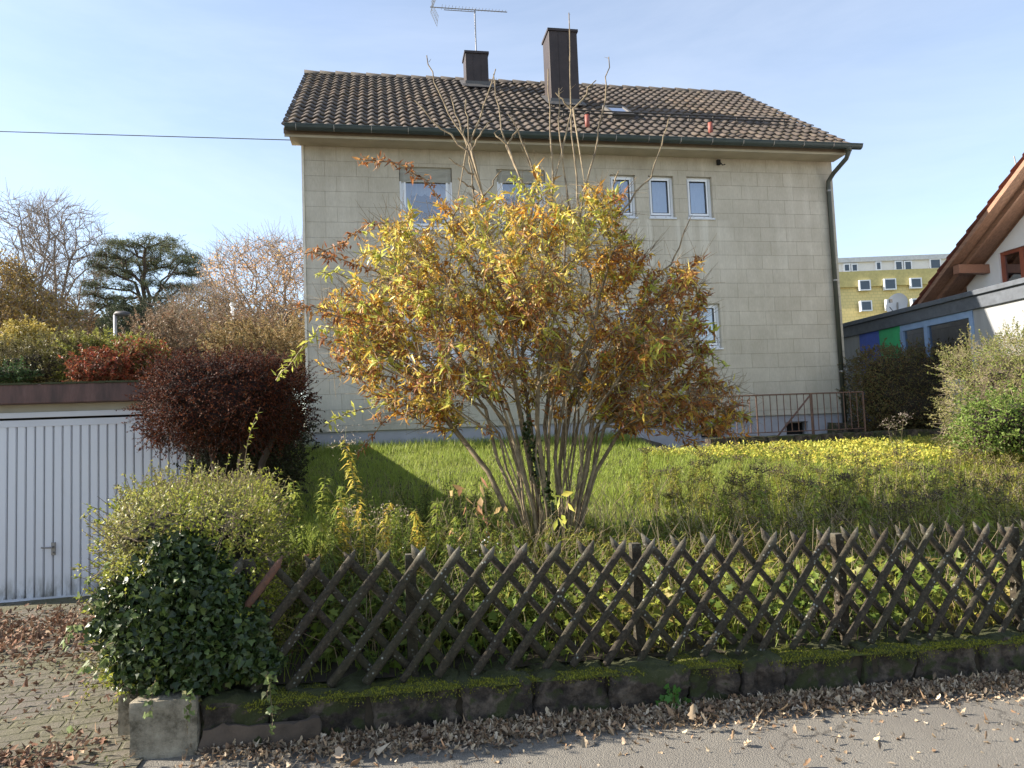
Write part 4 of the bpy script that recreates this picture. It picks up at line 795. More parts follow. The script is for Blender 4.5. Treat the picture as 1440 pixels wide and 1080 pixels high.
# ivy
M_ivy = mleaf('ivy leaf', [(.014, .028, .007), (.024, .044, .011), (.040, .066, .015), (.018, .032, .009), (.09, .13, .03), (.022, .040, .010)], trans=.12, rough=.38, spec=.4)
iv = thing('ivy', 'dark glossy ivy hanging over the corner of the garden wall', 'ivy', (hc.x - .1, hc.y - 1.2, .2))
ip = [(137, 835), (165, 815), (200, 790), (225, 752), (262, 748), (300, 775), (318, 800), (335, 790), (345, 850), (380, 872), (372, 905), (398, 925), (380, 955), (345, 945), (300, 972), (262, 968), (235, 998), (205, 980), (180, 945), (165, 955), (150, 900), (128, 880), (146, 860)]
P = sil_points(15000, ip, 3.98, .26, hollow=.35); P += unit(rdir(len(P))) * (np.abs(rng.normal(size=(len(P), 1))) * .03); k = len(P); N = unit(np.stack([(P[:, 0] + 1.9) * .9, -np.ones(k) * .9, .35 + 0 * P[:, 0]], 1) + rdir(k) * .85); D = unit(rdir(k) * .9 + np.array([0, -.1, -.6])); v1 = leaves(T_IVY, P, D, N, rng.uniform(.3, 1, k) ** 1.3 * .058, rng.uniform(.02, .052, k), rng.uniform(-.1, .35, k), .1)
mesh_np('foliage', *v1, M_ivy, iv)
run = []; rl = []
for a, zend in [((150, 790), 1), ((140, 850), 1), ((160, 900), 1), ((376, 945), 0), ((381, 955), 0), ((215, 960), 0), ((265, 975), 0), ((155, 930), 1)]:
    p = np.array(W(a[0], a[1], 3.72)); L_ = random.uniform(.22, .42) if zend else random.uniform(.12, .28); t = np.linspace(0, 1, 8)[:, None]; q = p + np.array([-.16 if zend else .01, -.03, 0]) * t * 1.2 + np.array([0, 0, -L_]) * t ** 1.6 + rng.normal(size=(8, 3)) * .006; run.append((q, np.full(8, .002))); k = 16; idx = rng.integers(0, 8, k); rl.append((q[idx] + rng.normal(size=(k, 3)) * .008))
P = np.concatenate(rl); k = len(P); v, f = leaves(T_IVY, P, unit(rdir(k) + [0, 0, -.6]), unit(rdir(k) * .5 + [-.4, -.8, .4]), rng.uniform(.025, .045, k), rng.uniform(.025, .042, k), .15)
mesh_np('runner_leaves', v, f, mleaf('young ivy leaf', [(.12, .17, .05), (.20, .25, .09), (.08, .12, .03), (.25, .24, .12)], trans=.35, rough=.4), iv); v, f = tubes(run, 3); mesh_np('runners', v, f, M_twig, iv)
# barberry
M_berb = mleaf('barberry leaf', [(.024, .010, .007), (.048, .015, .010), (.085, .022, .013), (.035, .012, .008), (.16, .045, .018), (.022, .018, .008)], trans=.25, rough=.6, spec=.15)
bc = W(318, 560, 7.6); bush('barberry_bush', 'dense dark red barberry bush between the garage and the house', 'bush', (bc.x + .02, bc.y, bc.z - .02), (.80, .8, .50), 34000, M_berb, .026, .014, p=2.6, nsp=1500, spl=(.05, .2), updir=.2, twm=M_twigd, ntw=900, bumps=.16, csc=.74, seed=4, zb=.7, trunk=[(.1, 0, .05), (-.15, .1, .04), (.3, -.1, .045)], corem=msolid('dark red core', (.018, .008, .007), 1))
bc2 = W(372, 612, 8.4); bush('dark_shrub', 'dark green shrub in shade between the barberry bush and the house', 'bush', (bc2.x - .18, bc2.y, bc2.z - .12), (.66, .6, .56), 14000, mleaf('dark shrub leaf', [(.02, .032, .012), (.035, .045, .018), (.03, .02, .012)], trans=.2), .04, .02, nsp=250, bumps=.15, seed=5, zb=.75, twm=M_twigd)
# dark hedge and pale bush by the annex
q = W(1290, 545, 15.3); M_dh = mleaf('dark hedge leaf', [(.09, .10, .03), (.15, .14, .045), (.17, .09, .035), (.07, .08, .025)], trans=.3)
bush('tall_hedge', 'tall dark hedge in front of the blue and green annex panels', 'hedge', (q.x + .2, q.y, 2.15), (1.75, .6, .88), 26000, M_dh, .045, .022, p=5, nsp=900, spl=(.08, .25), bumps=.07, ntw=2500, csc=.75, seed=8, zb=1.3, twm=M_twigd)
q = W(1425, 560, 10.6); M_pb = mleaf('pale bush leaf', [(.15, .15, .05), (.25, .23, .09), (.34, .30, .13), (.10, .12, .03)], [(.20, .25, .05), (.12, .16, .03), (.28, .26, .08)], 1.2, .35)
bush('pale_bush', 'pale sunlit twiggy bush at the right edge beside the dark hedge', 'bush', (q.x + .35, q.y, q.z - .1), (1.2, .9, 1.0), 24000, M_pb, .035, .017, p=3, nsp=1300, spl=(.1, .32), bumps=.12, ntw=3500, csc=.72, seed=9, zb=1.0, corem=msolid('brown bush core', (.10, .08, .05), 1, bmp=1), twm=msolid('pale bush twigs', (.34, .28, .19), .9))
q = W(1400, 600, 9.3); bush('low_green_bush', 'low leafy green bush at the foot of the pale twiggy bush', 'bush', (q.x + .3, q.y, q.z), (.75, .5, .38), 6000, mleaf('green bush leaf', [(.10, .16, .03), (.18, .25, .05), (.07, .11, .02)], trans=.35), .045, .028, nsp=150, seed=10, bumps=.2)
# ------------------------------------------------------------------ the big autumn shrub
YS = 6.9
M_sb = msolid('shrub bark', (.33, .26, .16), .85, scale=14, var=.3, bmp=.5, bscale=60, col2=(.10, .075, .05))
M_sl = mleaf('autumn shrub leaf', [(.72, .42, .05), (.62, .28, .035), (.42, .14, .03), (.80, .58, .09), (.24, .09, .035), (.74, .36, .04), (.66, .50, .08)],
             [(.62, .58, .08), (.78, .66, .13), (.40, .44, .07), (.62, .40, .06), (.28, .14, .045), (.74, .66, .18), (.36, .30, .06)], 1.8, .45, .4, .5)
M_sr = mleaf('russet shrub leaf', [(.26, .08, .03), (.38, .15, .05), (.15, .055, .025), (.50, .27, .08), (.30, .12, .04)], trans=.35)
M_sy = mleaf('lime shrub leaf', [(.45, .48, .07), (.55, .55, .12), (.32, .38, .05), (.58, .50, .10)], trans=.45)
shp = W(775, 765, YS); shz = float(gz(shp.x, shp.y)); shrub = thing('autumn_shrub', 'large spreading shrub with yellow and rust autumn leaves and many bare stems', 'shrub', (shp.x, shp.y, shz))
G = Grow(); G.path([(shp.x, shp.y, shz - .3)], ok=[False]); rng = np.random.default_rng(21)
stems = [(738, 640, 605, 560, .3, .036), (744, 690, 610, 590, -.5, .022), (748, 702, 600, 640, .3, .032), (752, 706, 600, 620, -.6, .02), (757, 715, 600, 690, -.3, .028), (760, 726, 600, 705, .5, .026), (764, 730, 600, 720, -.1, .036), (768, 742, 600, 735, .4, .024), (772, 752, 600, 760, -.5, .028),
         (776, 764, 600, 770, .1, .046), (780, 772, 600, 800, -.3, .03), (784, 783, 600, 790, .6, .028), (790, 795, 600, 830, .4, .034), (795, 806, 600, 850, -.2, .030), (800, 817, 600, 880, .2, .038), (804, 828, 600, 900, -.5, .026), (808, 838, 610, 930, -.3, .034), (811, 850, 610, 950, .4, .026), (814, 862, 600, 985, -.1, .022), (792, 800, 560, 850, -.7, .02), (750, 688, 560, 520, .6, .024), (788, 815, 570, 870, .7, .022), (746, 668, 575, 500, -.2, .024), (770, 755, 570, 690, -.7, .02), (762, 735, 560, 650, .8, .022), (816, 885, 610, 1010, .2, .018)]
for i_ in range(16): f_ = random.random(); stems.append((742 + 72 * f_, 680 + 175 * f_ + random.uniform(-15, 15), random.uniform(560, 620), 560 + 400 * f_ + random.uniform(-60, 60), random.uniform(-.8, .8), random.uniform(.010, .018)))
for bx, mx_, my, tx, dy, r in stems:
    bx = 777 + (bx - 777) * .85; mx_ = 775 + (mx_ - 775) * (.86 if mx_ > 650 else 1); b = W(bx, 772, YS); m1 = W(mx_, my, YS + dy * .6); t1 = W(tx, my - 110, YS + dy * 1.1); b = np.array([b.x, b.y + dy * .12 + random.uniform(-.1, .1), shz - .05]); m1 = np.array(m1); t1 = np.array(t1)
    q1 = b * .66 + m1 * .34 + np.array([(b[0] - m1[0]) * .05, 0, .0]) + rng.normal(size=3) * .025; q2 = b * .33 + m1 * .67 + np.array([(b[0] - m1[0]) * .06, 0, .0]) + rng.normal(size=3) * .03
    G.path([b, q1, q2, m1, (m1 + t1) / 2 + rng.normal(size=3) * .03, t1], start=0, ok=[0, 0, 1, 1, 1, 1])
sil = [(462, 440), (478, 400), (505, 372), (520, 335), (560, 318), (600, 318), (640, 312), (672, 285), (705, 272), (735, 290), (765, 262), (800, 275), (830, 262), (868, 285), (880, 325), (905, 345), (900, 395), (940, 385), (985, 395), (1000, 440), (975, 470), (1000, 500), (1028, 560), (1030, 592), (1000, 608), (950, 598), (900, 615), (860, 580), (800, 560), (740, 556), (690, 552), (650, 580), (600, 590), (550, 585), (520, 560), (500, 520), (470, 505), (455, 470)]
nS = len(G.p)
cc_ = sil_points(250, sil, YS, 1.25, hollow=.2); T_ = cc_[rng.integers(0, 250, 2300)] + rng.normal(size=(2300, 3)) * [.12, .14, .10]; wp_ = np.array([tuple(W(a_, b_, YS)) for a_, b_ in sil])[:, [0, 2]]; T_ = T_[inpoly(T_[:, 0], T_[:, 2], wp_) | (rng.random(2300) < .25)]
tips = G.attach(T_, bal=.55, step=.16, bow=.05, wob=.03); nC = len(G.p)
# outer long arching branches seen against the wall
feat = [([(690, 400), (655, 330), (628, 290), (600, 255), (572, 234), (535, 225), (500, 221)], 0), ([(640, 400), (580, 335), (545, 312), (510, 318), (480, 345), (455, 352), (428, 357)], 0), ([(600, 440), (540, 390), (500, 372), (470, 362), (440, 355)], 0),
        ([(600, 450), (520, 400), (470, 385), (448, 382)], 1), ([(560, 480), (490, 450), (440, 430), (405, 440)], 0), ([(560, 520), (500, 470), (450, 455), (415, 505), (388, 535)], 1), ([(900, 440), (945, 405), (975, 370), (985, 362)], 0), ([(930, 470), (985, 430), (1000, 405)], 0), ([(960, 520), (1000, 500), (1020, 515)], 2), ([(980, 560), (1030, 575), (1050, 570)], 0), ([(820, 330), (858, 282), (872, 262)], 2), ([(700, 330), (735, 280), (728, 258), (718, 245)], 2), ([(600, 560), (540, 590), (500, 640)], 0), ([(560, 560), (490, 580), (455, 600)], 1)]
fk = {0: [], 1: [], 2: []}
def near_attach(pts, ok=False, wob=.012):
    P = np.array(G.p[:nC]); i = int(np.where(np.array(G.ok[:nC]), np.linalg.norm(P - pts[0], axis=1), 9).argmin()); n0 = len(G.p); q = []
    for a, b in zip(pts, pts[1:]): q += [a * (1 - f) + b * f for f in (.0, .33, .66)]
    q.append(pts[-1]); G.path(q, start=i, ok=[ok] * len(q), wob=wob); return list(range(n0, len(G.p)))
for pp, kd in feat:
    dy = random.uniform(-.7, .4); fk[kd] += near_attach([np.array(W(a, b, YS + dy)) for a, b in pp])
shoots = [[(668, 320), (664, 262), (660, 210), (657, 165), (655, 140)], [(660, 205), (630, 160), (612, 115), (600, 78)], [(658, 212), (620, 180), (583, 141)], [(661, 200), (680, 150), (697, 97)], [(663, 212), (675, 190), (687, 172)], [(657, 205), (645, 170), (634, 135)], [(748, 285), (724, 232), (709, 197), (700, 150), (694, 104)], [(762, 280), (744, 225), (728, 185), (714, 160)], [(775, 300), (776, 230), (774, 180), (771, 97)],
          [(803, 300), (793, 245), (788, 195), (786, 124)], [(815, 330), (810, 250), (804, 190), (801, 100), (800, 18)], [(804, 155), (790, 140), (781, 130)], [(806, 153), (825, 132), (838, 113)], [(815, 310), (830, 240), (843, 181), (852, 120), (856, 80)], [(850, 330), (885, 285), (913, 251), (930, 205), (940, 168)], [(905, 410), (943, 372), (960, 335), (971, 306)], [(890, 385), (905, 365), (912, 350)], [(667, 245), (645, 232), (631, 222)], [(668, 268), (652, 258), (644, 250)], [(714, 205), (702, 195), (695, 186)], [(712, 205), (722, 190), (730, 180)], [(856, 290), (866, 250), (870, 240)], [(664, 300), (690, 260), (705, 240)]]
SHN = []
for pp in shoots: SHN += [near_attach([np.array(W(a, b, YS - .15 + (pp[0][0] * 37 % 7) * .06)) for a, b in pp], ok=False, wob=.008)]
G.radii(.0032, 2.25, .06); P, D = G.dirs(); r = G.r.copy()
for i in range(nC, len(G.p)): G.r[i] = max(G.r[i], .006)
for sh_ in SHN:
    for j, i in enumerate(sh_): G.r[i] = .0105 - .006 * j / len(sh_)
G.r = np.minimum(G.r, .034)
G.r[0] = .02
v, f = tubes([q for q in G.polys() if not (q[0][0] == G.p[0]).all() or True], 6); mesh_np('stems', v, f, M_sb, shrub, True)
def leafset(idx, per, T, ll, lw, mat, name, spread=.05, up=0, curl=.45, parent=None, P=P, D=D):
    i = np.repeat(np.asarray(idx), per); k = len(i); f = rng.random((k, 1)); p = P[i] - D[i] * f * .15 + rng.normal(size=(k, 3)) * spread * .4; d = unit(D[i] * .45 + rdir(k) + np.array([0, 0, up])); return leaves(T, p, d, unit(rdir(k) + [0, 0, .8]), ll * rng.uniform(.5, 1.35, k), lw * rng.uniform(.6, 1.3, k), rng.uniform(-.2, curl * 2.2, k), rng.uniform(-.1, .3, k))
small = np.array([i for i in range(nS, nC) if r[i] < .0085])
# leaves come in tufts: some twigs carry many, some few
dens = rng.random(len(small)); den2 = sno(P[small], 2.2, 3)
pick = small[(dens < .72 + .35 * den2)]
ml = [leafset(pick, 6, T_LANCE, .078, .021, None, None, .035, -.15, .6), leafset(rng.choice(small, 900), 5, T_LANCE, .10, .030, None, None, .03, .0, .6)]
upz = (P[small][:, 2] > 2.6); extra = small[upz & (P[small][:, 0] < 1.3)]; ml.append(leafset(extra, 4, T_LANCE, .065, .022, None, None, .05))
v, f = cat(ml); mesh_np('foliage', v, f, M_sl, shrub); print('SHRUB leaves', len(f) // 4)
low = small[(P[small][:, 2] < 3.0)]; v1 = leafset(rng.choice(low, 2600), 3, T_LANCE, .08, .024, None, None, .06, -.5); v2 = leafset(fk[0], 11, T_LANCE, .075, .022, None, None, .03, -.1)
rt = small[P[small][:, 0] > 1.0]; v3 = leafset(rng.choice(rt, 700), 3, T_LANCE, .08, .026, None, None, .05, -.3); mesh_np('russet_leaves', *cat_(v1, v2, v3), M_sr, shrub)
tf = rng.choice(small, 420); v1 = leafset(tf, 8, T_LANCE, .105, .03, None, None, .03, .1); v2 = leafset(fk[1], 8, T_LANCE, .09, .026, None, None, .03); v3 = leafset(fk[2], 7, T_LANCE, .09, .03, None, None, .03, .2); mesh_np('lime_leaves', *cat_(v1, v2, v3), M_sy, shrub)
tw = [(P[i] + np.array([[0, 0, 0], [0, 0, 0]]) + np.stack([np.zeros(3), unit(D[i] + rng.normal(size=3) * .9) * rng.uniform(.08, .3)]), np.array([.0028, .0012])) for i in rng.choice(np.arange(nS, nC), 9000)]
for pp in shoots:
    for a, b in zip(pp, pp[1:]):
        for _ in range(2): f_ = random.random(); c_ = np.array(W(a[0] + (b[0] - a[0]) * f_, a[1] + (b[1] - a[1]) * f_, YS - .15 + (pp[0][0] * 37 % 7) * .06)); tw.append((np.stack([c_, c_ + unit(np.array([random.uniform(-1, 1), random.uniform(-.5, .5), .6])) * random.uniform(.02, .09)]), np.array([.003, .0015])))
v, f = tubes(tw, 3); mesh_np('twigs', v, f, M_sb, shrub)
tk = [np.array(W(790 - 6 * i, 765 - 20 * i, YS - .12)) for i in range(9)]; k = 420; i_ = rng.integers(0, 9, k); an9 = rng.random(k) * 6.28; c_ = np.array(tk)[i_] + np.stack([np.cos(an9) * .045, np.sin(an9) * .045, rng.normal(size=k) * .07], 1); mesh_np('stem_ivy', *leaves(T_IVY, c_, unit(rdir(k) + [0, 0, -.6]), unit(np.stack([np.cos(an9), np.sin(an9), .3 + 0 * an9], 1)), rng.uniform(.03, .05, k), rng.uniform(.03, .05, k), .1), M_ivy, shrub)
# ------------------------------------------------------------------ lawn
rng = np.random.default_rng(5)
def area(n, u0, u1, d0, d1, bias=1.0): u = rng.uniform(u0, u1, n); d = d0 + (d1 - d0) * rng.random(n) ** bias; x, y = xy(u, V0 + d); return u, d, np.stack([x, y, gz(x, y)], 1)
def onlawn(u, d): return u > np.maximum(U0 + .1 - .65 * d / 4.6, -1.95)
n = 120000; u, d, P = area(n, -2.0, 10.5, 2.6, 9.9, 1.15); k = onlawn(u, d) & ~((u > 4.8) & (d > 8.05)); u, d, P = u[k], d[k], P[k]; n = len(P); tall = 1 + .45 * sno(P, 1.7) + (d > 9) * .7
M_gr = mleaf('grass blade', [(.16, .21, .03), (.25, .33, .045), (.34, .40, .08), (.14, .19, .03), (.42, .42, .13)], [(.21, .29, .04), (.31, .39, .06), (.16, .22, .03), (.27, .30, .07)], .8, .45, .5)
v, f = leaves(T_BLADE, P, unit(rdir(n) * .45 + [0.05, 0, 1]), rdir(n), np.clip(rng.uniform(.06, .15, n) * tall, .05, .3), rng.uniform(.006, .011, n), rng.uniform(0, .7, n)); tag(mesh_np('grass', v, f, M_gr), 'long tufty green lawn grass in front of the beige house', 'grass', kind='stuff')
# golden ground cover under the cellar wall
n = 30000; u, d, P = area(n, 4.4, 13.5, 5.0, 7.85); e = 5.5 + .45 * sno(P, 1.3) + .5 * np.abs(rng.normal(size=n)) * (rng.random(n) < .6) + 1.9 * np.clip((7.2 - u) / 2.6, 0, 1); k = (d > e); u, d, P = u[k], d[k], P[k]; n = len(P); P[:, 2] += rng.random(n) * .13 + .03 * sno(P, 2)
v, f = leaves(T_LANCE, P, unit(rdir(n) + [0, 0, .3]), unit(rdir(n) * .5 + [-.5, 0, 1]), rng.uniform(.035, .08, n), rng.uniform(.02, .042, n), rng.uniform(0, .6, n)); tag(mesh_np('yellow_ground_cover', v, f, mleaf('golden leaf', [(.52, .50, .08), (.62, .59, .12), (.36, .40, .06), (.56, .44, .07), (.20, .28, .05), (.40, .30, .08)], trans=.45)), 'bed of golden yellow leafy ground cover below the cellar wall', 'ground cover', kind='stuff')
# leafy growth right behind the fence
n = 15000; u, d, P = area(n, U0 + .8, 9, .22, 2.9, 1.1); k = sno(P, 3) > -.6; u, d, P = u[k], d[k], P[k]; n = len(P); P[:, 2] += rng.random(n) ** 1.3 * (.16 + .22 * np.clip(1.5 - d, 0, 1)) + .02
M_gc = mleaf('ground cover leaf', [(.12, .17, .025), (.30, .34, .05), (.48, .46, .08), (.08, .12, .02), (.36, .30, .06), (.16, .10, .04)], [(.06, .11, .018), (.13, .19, .03), (.22, .27, .04), (.05, .08, .015)], 1.4, .42)
v, f = leaves(T_MAPLE, P, unit(rdir(n) * 1.0 + [0, -.3, .1]), unit(rdir(n) * .55 + [-.3, -.1, 1]), rng.uniform(.035, .085, n), rng.uniform(.035, .075, n), rng.uniform(0, .4, n), .08)
m2 = 9000; u, d, P2 = area(m2, U0 + .5, 9, .2, 3.4); dr_ = unit(rdir(m2) * .4 + [0, 0, 1]); v2 = leaves(T_BLADE, P2, dr_, rdir(m2), rng.uniform(.12, .38, m2), rng.uniform(.005, .009, m2), rng.uniform(0, .7, m2))
tag(mesh_np('ground_cover', *cat_((v, f), v2), M_gc), 'yellow-green leafy ground cover growing behind the lattice fence', 'ground cover', kind='stuff')
m2 = 2100; u, d, P2 = area(m2, U0 + .9, 9, .3, 3.6); st = [(np.stack([p, p + np.array([random.gauss(0, .05), random.gauss(0, .04), h * .5]), p + np.array([random.gauss(0, .12), random.gauss(0, .1), h])]), np.array([.003, .0025, .0015])) for p, h in zip(P2, rng.uniform(.15, .62, m2))]
v, f = tubes(st, 3); tag(mesh_np('dry_stalks', v, f, msolid('dry stalk', (.50, .41, .25), .9, scale=1, col2=(.22, .15, .09))), 'thin dry straw-coloured stalks among the weeds behind the fence', 'dry stalks', kind='stuff')
# goldenrod
def rod(p, h, nl, ll, lean, head=0, lw=.013):
    t = np.linspace(0, 1, 7)[:, None]; q = p + np.array([0, 0, h]) * t + np.array([lean[0], lean[1], -.02]) * t ** 2 * h; st = (q, np.linspace(.004, .0018, 7))
    f = rng.random(nl) ** .75 * .96 + .03; a = f * 6; i = np.minimum(a.astype(int), 5); w_ = (a - i)[:, None]; A = q[i] * (1 - w_) + q[i + 1] * w_; an = rng.random(nl) * 6.283; D_ = np.stack([np.cos(an), np.sin(an), rng.uniform(.05, .6, nl)], 1)
    lv = leaves(T_LANCE, A, unit(D_), unit(np.stack([0 * an, 0 * an, 1 + 0 * an], 1) + rdir(nl) * .25), ll * (1.15 - .6 * f) * rng.uniform(.75, 1.2, nl), lw * rng.uniform(.7, 1.2, nl), rng.uniform(.3, 1.0, nl))
    hd = None
    if head:
        k = 70; c = q[-1] + rng.normal(size=(k, 3)) * np.array([.045, .045, .04 if head > 1.35 else .012]) * head; hd = leaves(T_DIAM, c, rdir(k, .2), rdir(k), rng.uniform(.012, .03, k), .008, .2); tw_ = [(np.stack([q[-1] - [0, 0, .05], cc]), np.array([.0015, .001])) for cc in c[:14]]
    else: tw_ = []
    return st, lv, hd, tw_
M_gst = msolid('green stalk', (.20, .22, .06), .7, col2=(.14, .10, .05)); M_rg = mleaf('goldenrod leaf', [(.20, .27, .04), (.32, .36, .06), (.13, .19, .03), (.42, .40, .08)], trans=.42); M_rgy = mleaf('yellowing goldenrod leaf', [(.55, .46, .08), (.40, .42, .06), (.60, .38, .07), (.34, .36, .06)], trans=.45)
M_seed = mleaf('seed head', [(.42, .33, .24), (.55, .46, .36), (.30, .22, .15)], trans=.3)
M_seedd = mleaf('grey seed head', [(.20, .16, .13), (.30, .25, .21), (.12, .09, .08)], trans=.2)
GRP = 'tall goldenrod plants behind the fence'
rods = [(405, 770, 690, 0, .0), (428, 760, 668, 0, -.1), (447, 765, 662, 0, .05), (462, 770, 675, 0, .1), (486, 765, 690, 0, -.05), (515, 775, 606, 1, -.12), (532, 770, 700, 0, .1), (556, 770, 705, 0, .0), (596, 775, 712, 0, -.1), (610, 770, 700, 0, .05), (626, 775, 720, 0, .15), (383, 760, 700, 0, .0)]
desc = ['leafy green goldenrod at the left end beside the privet hedge', 'green goldenrod with drooping leaves, third tall one right of the privet hedge', 'tallest all-green goldenrod with arching leaf tiers near the dark shrub', 'green goldenrod leaning right beneath the left arching shrub branch', 'short yellow-green goldenrod just left of the tall yellow one', 'tall yellow goldenrod with beige seed plume above the lattice fence', 'short yellow goldenrod close to the right of the tall yellow one', 'pale green goldenrod above the dark fence post at the left', 'yellowish goldenrod left of the pink-leaved stems', 'upright goldenrod with yellow tip left of the shrub stems', 'small bent goldenrod nearest the shrub base on its left side', 'shaded goldenrod half hidden by the privet hedge']
for (px, pb, pt, yl, ln), ds in zip(rods, desc):
    Y = 5.15 + (px * 13 % 7) * .06; b = W(px, pb, Y); zb_ = float(gz(b.x, b.y)); h = W(px, pt, Y).z - zb_; t = thing('goldenrod', ds, 'plant', (b.x, b.y, zb_), 0, GRP); st, lv, hd_, tw_ = rod(np.array([b.x, b.y, zb_ - .02]), h, 150, .115, (ln, .05), 1.4 if yl else 0, .02)
    v, f = tubes([st] + tw_, 4); mesh_np('stalk', v, f, M_gst, t); mesh_np('leaves', *lv, M_rgy if yl or px in (486, 532, 596) else M_rg, t)
    if hd_: mesh_np('seed_head', *hd_, M_seed, t)
for (px, pb, pt, yl, ln), ds in zip([(1012, 755, 690, 0, .1), (1078, 752, 682, 0, -.05), (1142, 750, 676, 0, .1), (1218, 748, 690, 0, 0), (1338, 745, 655, 0, .05), (1392, 745, 676, 0, -.1)],
        ['leafy goldenrod rising over the fence below the right tip of the big shrub', 'goldenrod with bright leaf tiers below the left end of the railing', 'goldenrod standing left of the dark fence post under the railing', 'short goldenrod just right of the fence post under the downpipe', 'tall straight goldenrod with feathered leaves in front of the pale bush', 'goldenrod by the last fence post, nearest the right edge']):
    Y = 6.1; b = W(px, pb, Y); zb_ = float(gz(b.x, b.y)); h = W(px, pt, Y).z - zb_; t = thing('goldenrod', ds, 'plant', (b.x, b.y, zb_), 0, GRP); st, lv, hd_, tw_ = rod(np.array([b.x, b.y, zb_ - .02]), h, 130, .13, (ln, .05), 0, .02)
    v, f = tubes([st], 4); mesh_np('stalk', v, f, M_gst, t); mesh_np('leaves', *lv, M_rg, t)
# the dark weedy mass on the right is one growth
for nm, cnt, (u0, u1, d0, d1), hh, mats, lab, cw_ in [('fern_patch', 230, (U0 + .85, 1.1, .5, 3.4), (.3, .62), [(.05, .08, .015), (.10, .15, .025), (.22, .28, .05), (.06, .09, .02), (.34, .36, .07)], 'dark green feathery stems crowding between the privet hedge and the big shrub', 'weeds'), ('goldenrod_thicket', 430, (2.9, 9.5, 1.2, 4.3), (.34, .70), [(.10, .13, .02), (.24, .27, .04), (.44, .42, .08), (.14, .09, .035), (.32, .34, .05), (.20, .24, .035)], 'thicket of olive goldenrod stems with dark withered heads left of the pale bush', 'weeds'), ('weed_thicket', 210, (-.9, 3.2, .5, 2.3), (.2, .42), [(.12, .17, .03), (.24, .28, .05), (.08, .11, .02), (.32, .30, .06), (.14, .09, .04)], 'low tangle of green and yellowing weeds around the foot of the big shrub', 'weeds')]:
    S_, L_, H_ = [], [], []
    u, d, P = area(cnt, u0, u1, d0, d1)
    for p in P: st, lv, hd_, tw_ = rod(p, rng.uniform(*hh), 58, .115, rng.normal(size=2) * .12, 1.3 if nm[0] == 'g' and rng.random() < .7 else 0); S_.append(st); S_ += tw_; L_.append(lv); H_ += [hd_] if hd_ else []
    v, f = tubes(S_, 3); lv = cat(L_); a = tag(mesh_np(nm, *lv, mleaf(nm + ' leaf', mats, trans=.4)), lab, cw_, kind='stuff'); mesh_np('stalks', v, f, msolid(nm + ' stalk', (.10, .085, .04), .9, col2=(.05, .035, .025)), a)
    if H_: mesh_np('withered_heads', *cat(H_), mleaf('withered head', [(.035, .025, .02), (.07, .05, .035), (.10, .07, .05)], trans=.1), a)
# single plants
def stemplant(name, label, cat_n, px, pb, pt, Y, nl, T, ll, lw, mat, hang=-.3, nst=3, spread=.08, head=None, group=None):
    b = W(px, pb, Y); zb_ = float(gz(b.x, b.y)); h = W(px, pt, Y).z - zb_; t = thing(name, label, cat_n, (b.x, b.y, zb_), 0, group); ps, L_ = [], []
    for s in range(nst):
        tt = np.linspace(0, 1, 6)[:, None]; q = np.array([b.x, b.y, zb_ - .02]) + np.array([random.gauss(0, spread), random.gauss(0, spread), 0]) * tt + np.array([0, 0, h * random.uniform(.7, 1)]) * tt; ps.append((q, np.linspace(.005, .002, 6))); k = nl // nst; i = rng.integers(2, 6, k); L_.append(leaves(T, q[i] + rng.normal(size=(k, 3)) * .03, unit(rdir(k) + [0, 0, hang]), unit(rdir(k) + [-.5, -.3, .6]), ll * rng.uniform(.6, 1.2, k), lw * rng.uniform(.6, 1.2, k), rng.uniform(0, .5, k)))
    v, f = tubes(ps, 4); mesh_np('stem', v, f, M_twig, t); mesh_np('leaves', *cat(L_), mat, t)
    if head: mesh_np(head[0], *leaves(head[1], np.concatenate([q_[0][-1] + rng.normal(size=(head[2], 3)) * np.array(head[4]) for q_ in ps]), rdir(head[2] * nst), rdir(head[2] * nst), head[3] * rng.uniform(.6, 1.2, head[2] * nst), head[3] * .6, .2), head[5], t)
    return t
M_pk = mleaf('pink leaf', [(.55, .24, .15), (.45, .26, .12), (.50, .36, .16), (.32, .14, .08)], trans=.45)
stemplant('pink_leaved_plant', 'thin stems with hanging pinkish-orange leaves left of the shrub stems', 'plant', 655, 770, 680, 5.9, 14, T_LANCE, .12, .05, M_pk, -1.2); stemplant('pink_leaved_plant', 'hanging tan and orange leaves close against the left leaning shrub stem', 'plant', 692, 775, 672, 6.0, 22, T_LANCE, .12, .05, M_pk, -1.2, 4, .12)
M_wb = msolid('white berries', (.8, .8, .78), .5)
sb = W(672, 735, 5.8); zb_ = float(gz(sb.x, sb.y)); t = thing('snowberry', 'low twiggy plant dotted with small white berries left of the shrub base', 'plant', (sb.x, sb.y, zb_)); tt = []; bs_ = MB()
for i in range(16):
    q = np.array([[sb.x, sb.y, zb_], [sb.x + random.gauss(0, .12), sb.y + random.gauss(0, .1), zb_ + random.uniform(.15, .3)], [sb.x + random.gauss(0, .2), sb.y + random.gauss(0, .15), zb_ + random.uniform(.22, .42)]]); tt.append((q, np.array([.003, .002, .0015])))
    for k in range(2): c_ = q[1 + k] + rng.normal(size=3) * .015; r0 = random.uniform(.006, .010); vv, ff = tube_arr(c_ + np.array([[0, 0, -r0], [0, 0, -r0 * .6], [0, 0, 0], [0, 0, r0 * .6], [0, 0, r0]]), np.array([.1, .8, 1, .8, .1]) * r0, 6); bs_.add(vv.tolist(), ff.tolist())
v, f = tubes(tt, 3); mesh_np('twigs', v, f, M_twigd, t); bs_.build('berries', M_wb, t, smooth=True, local=False)
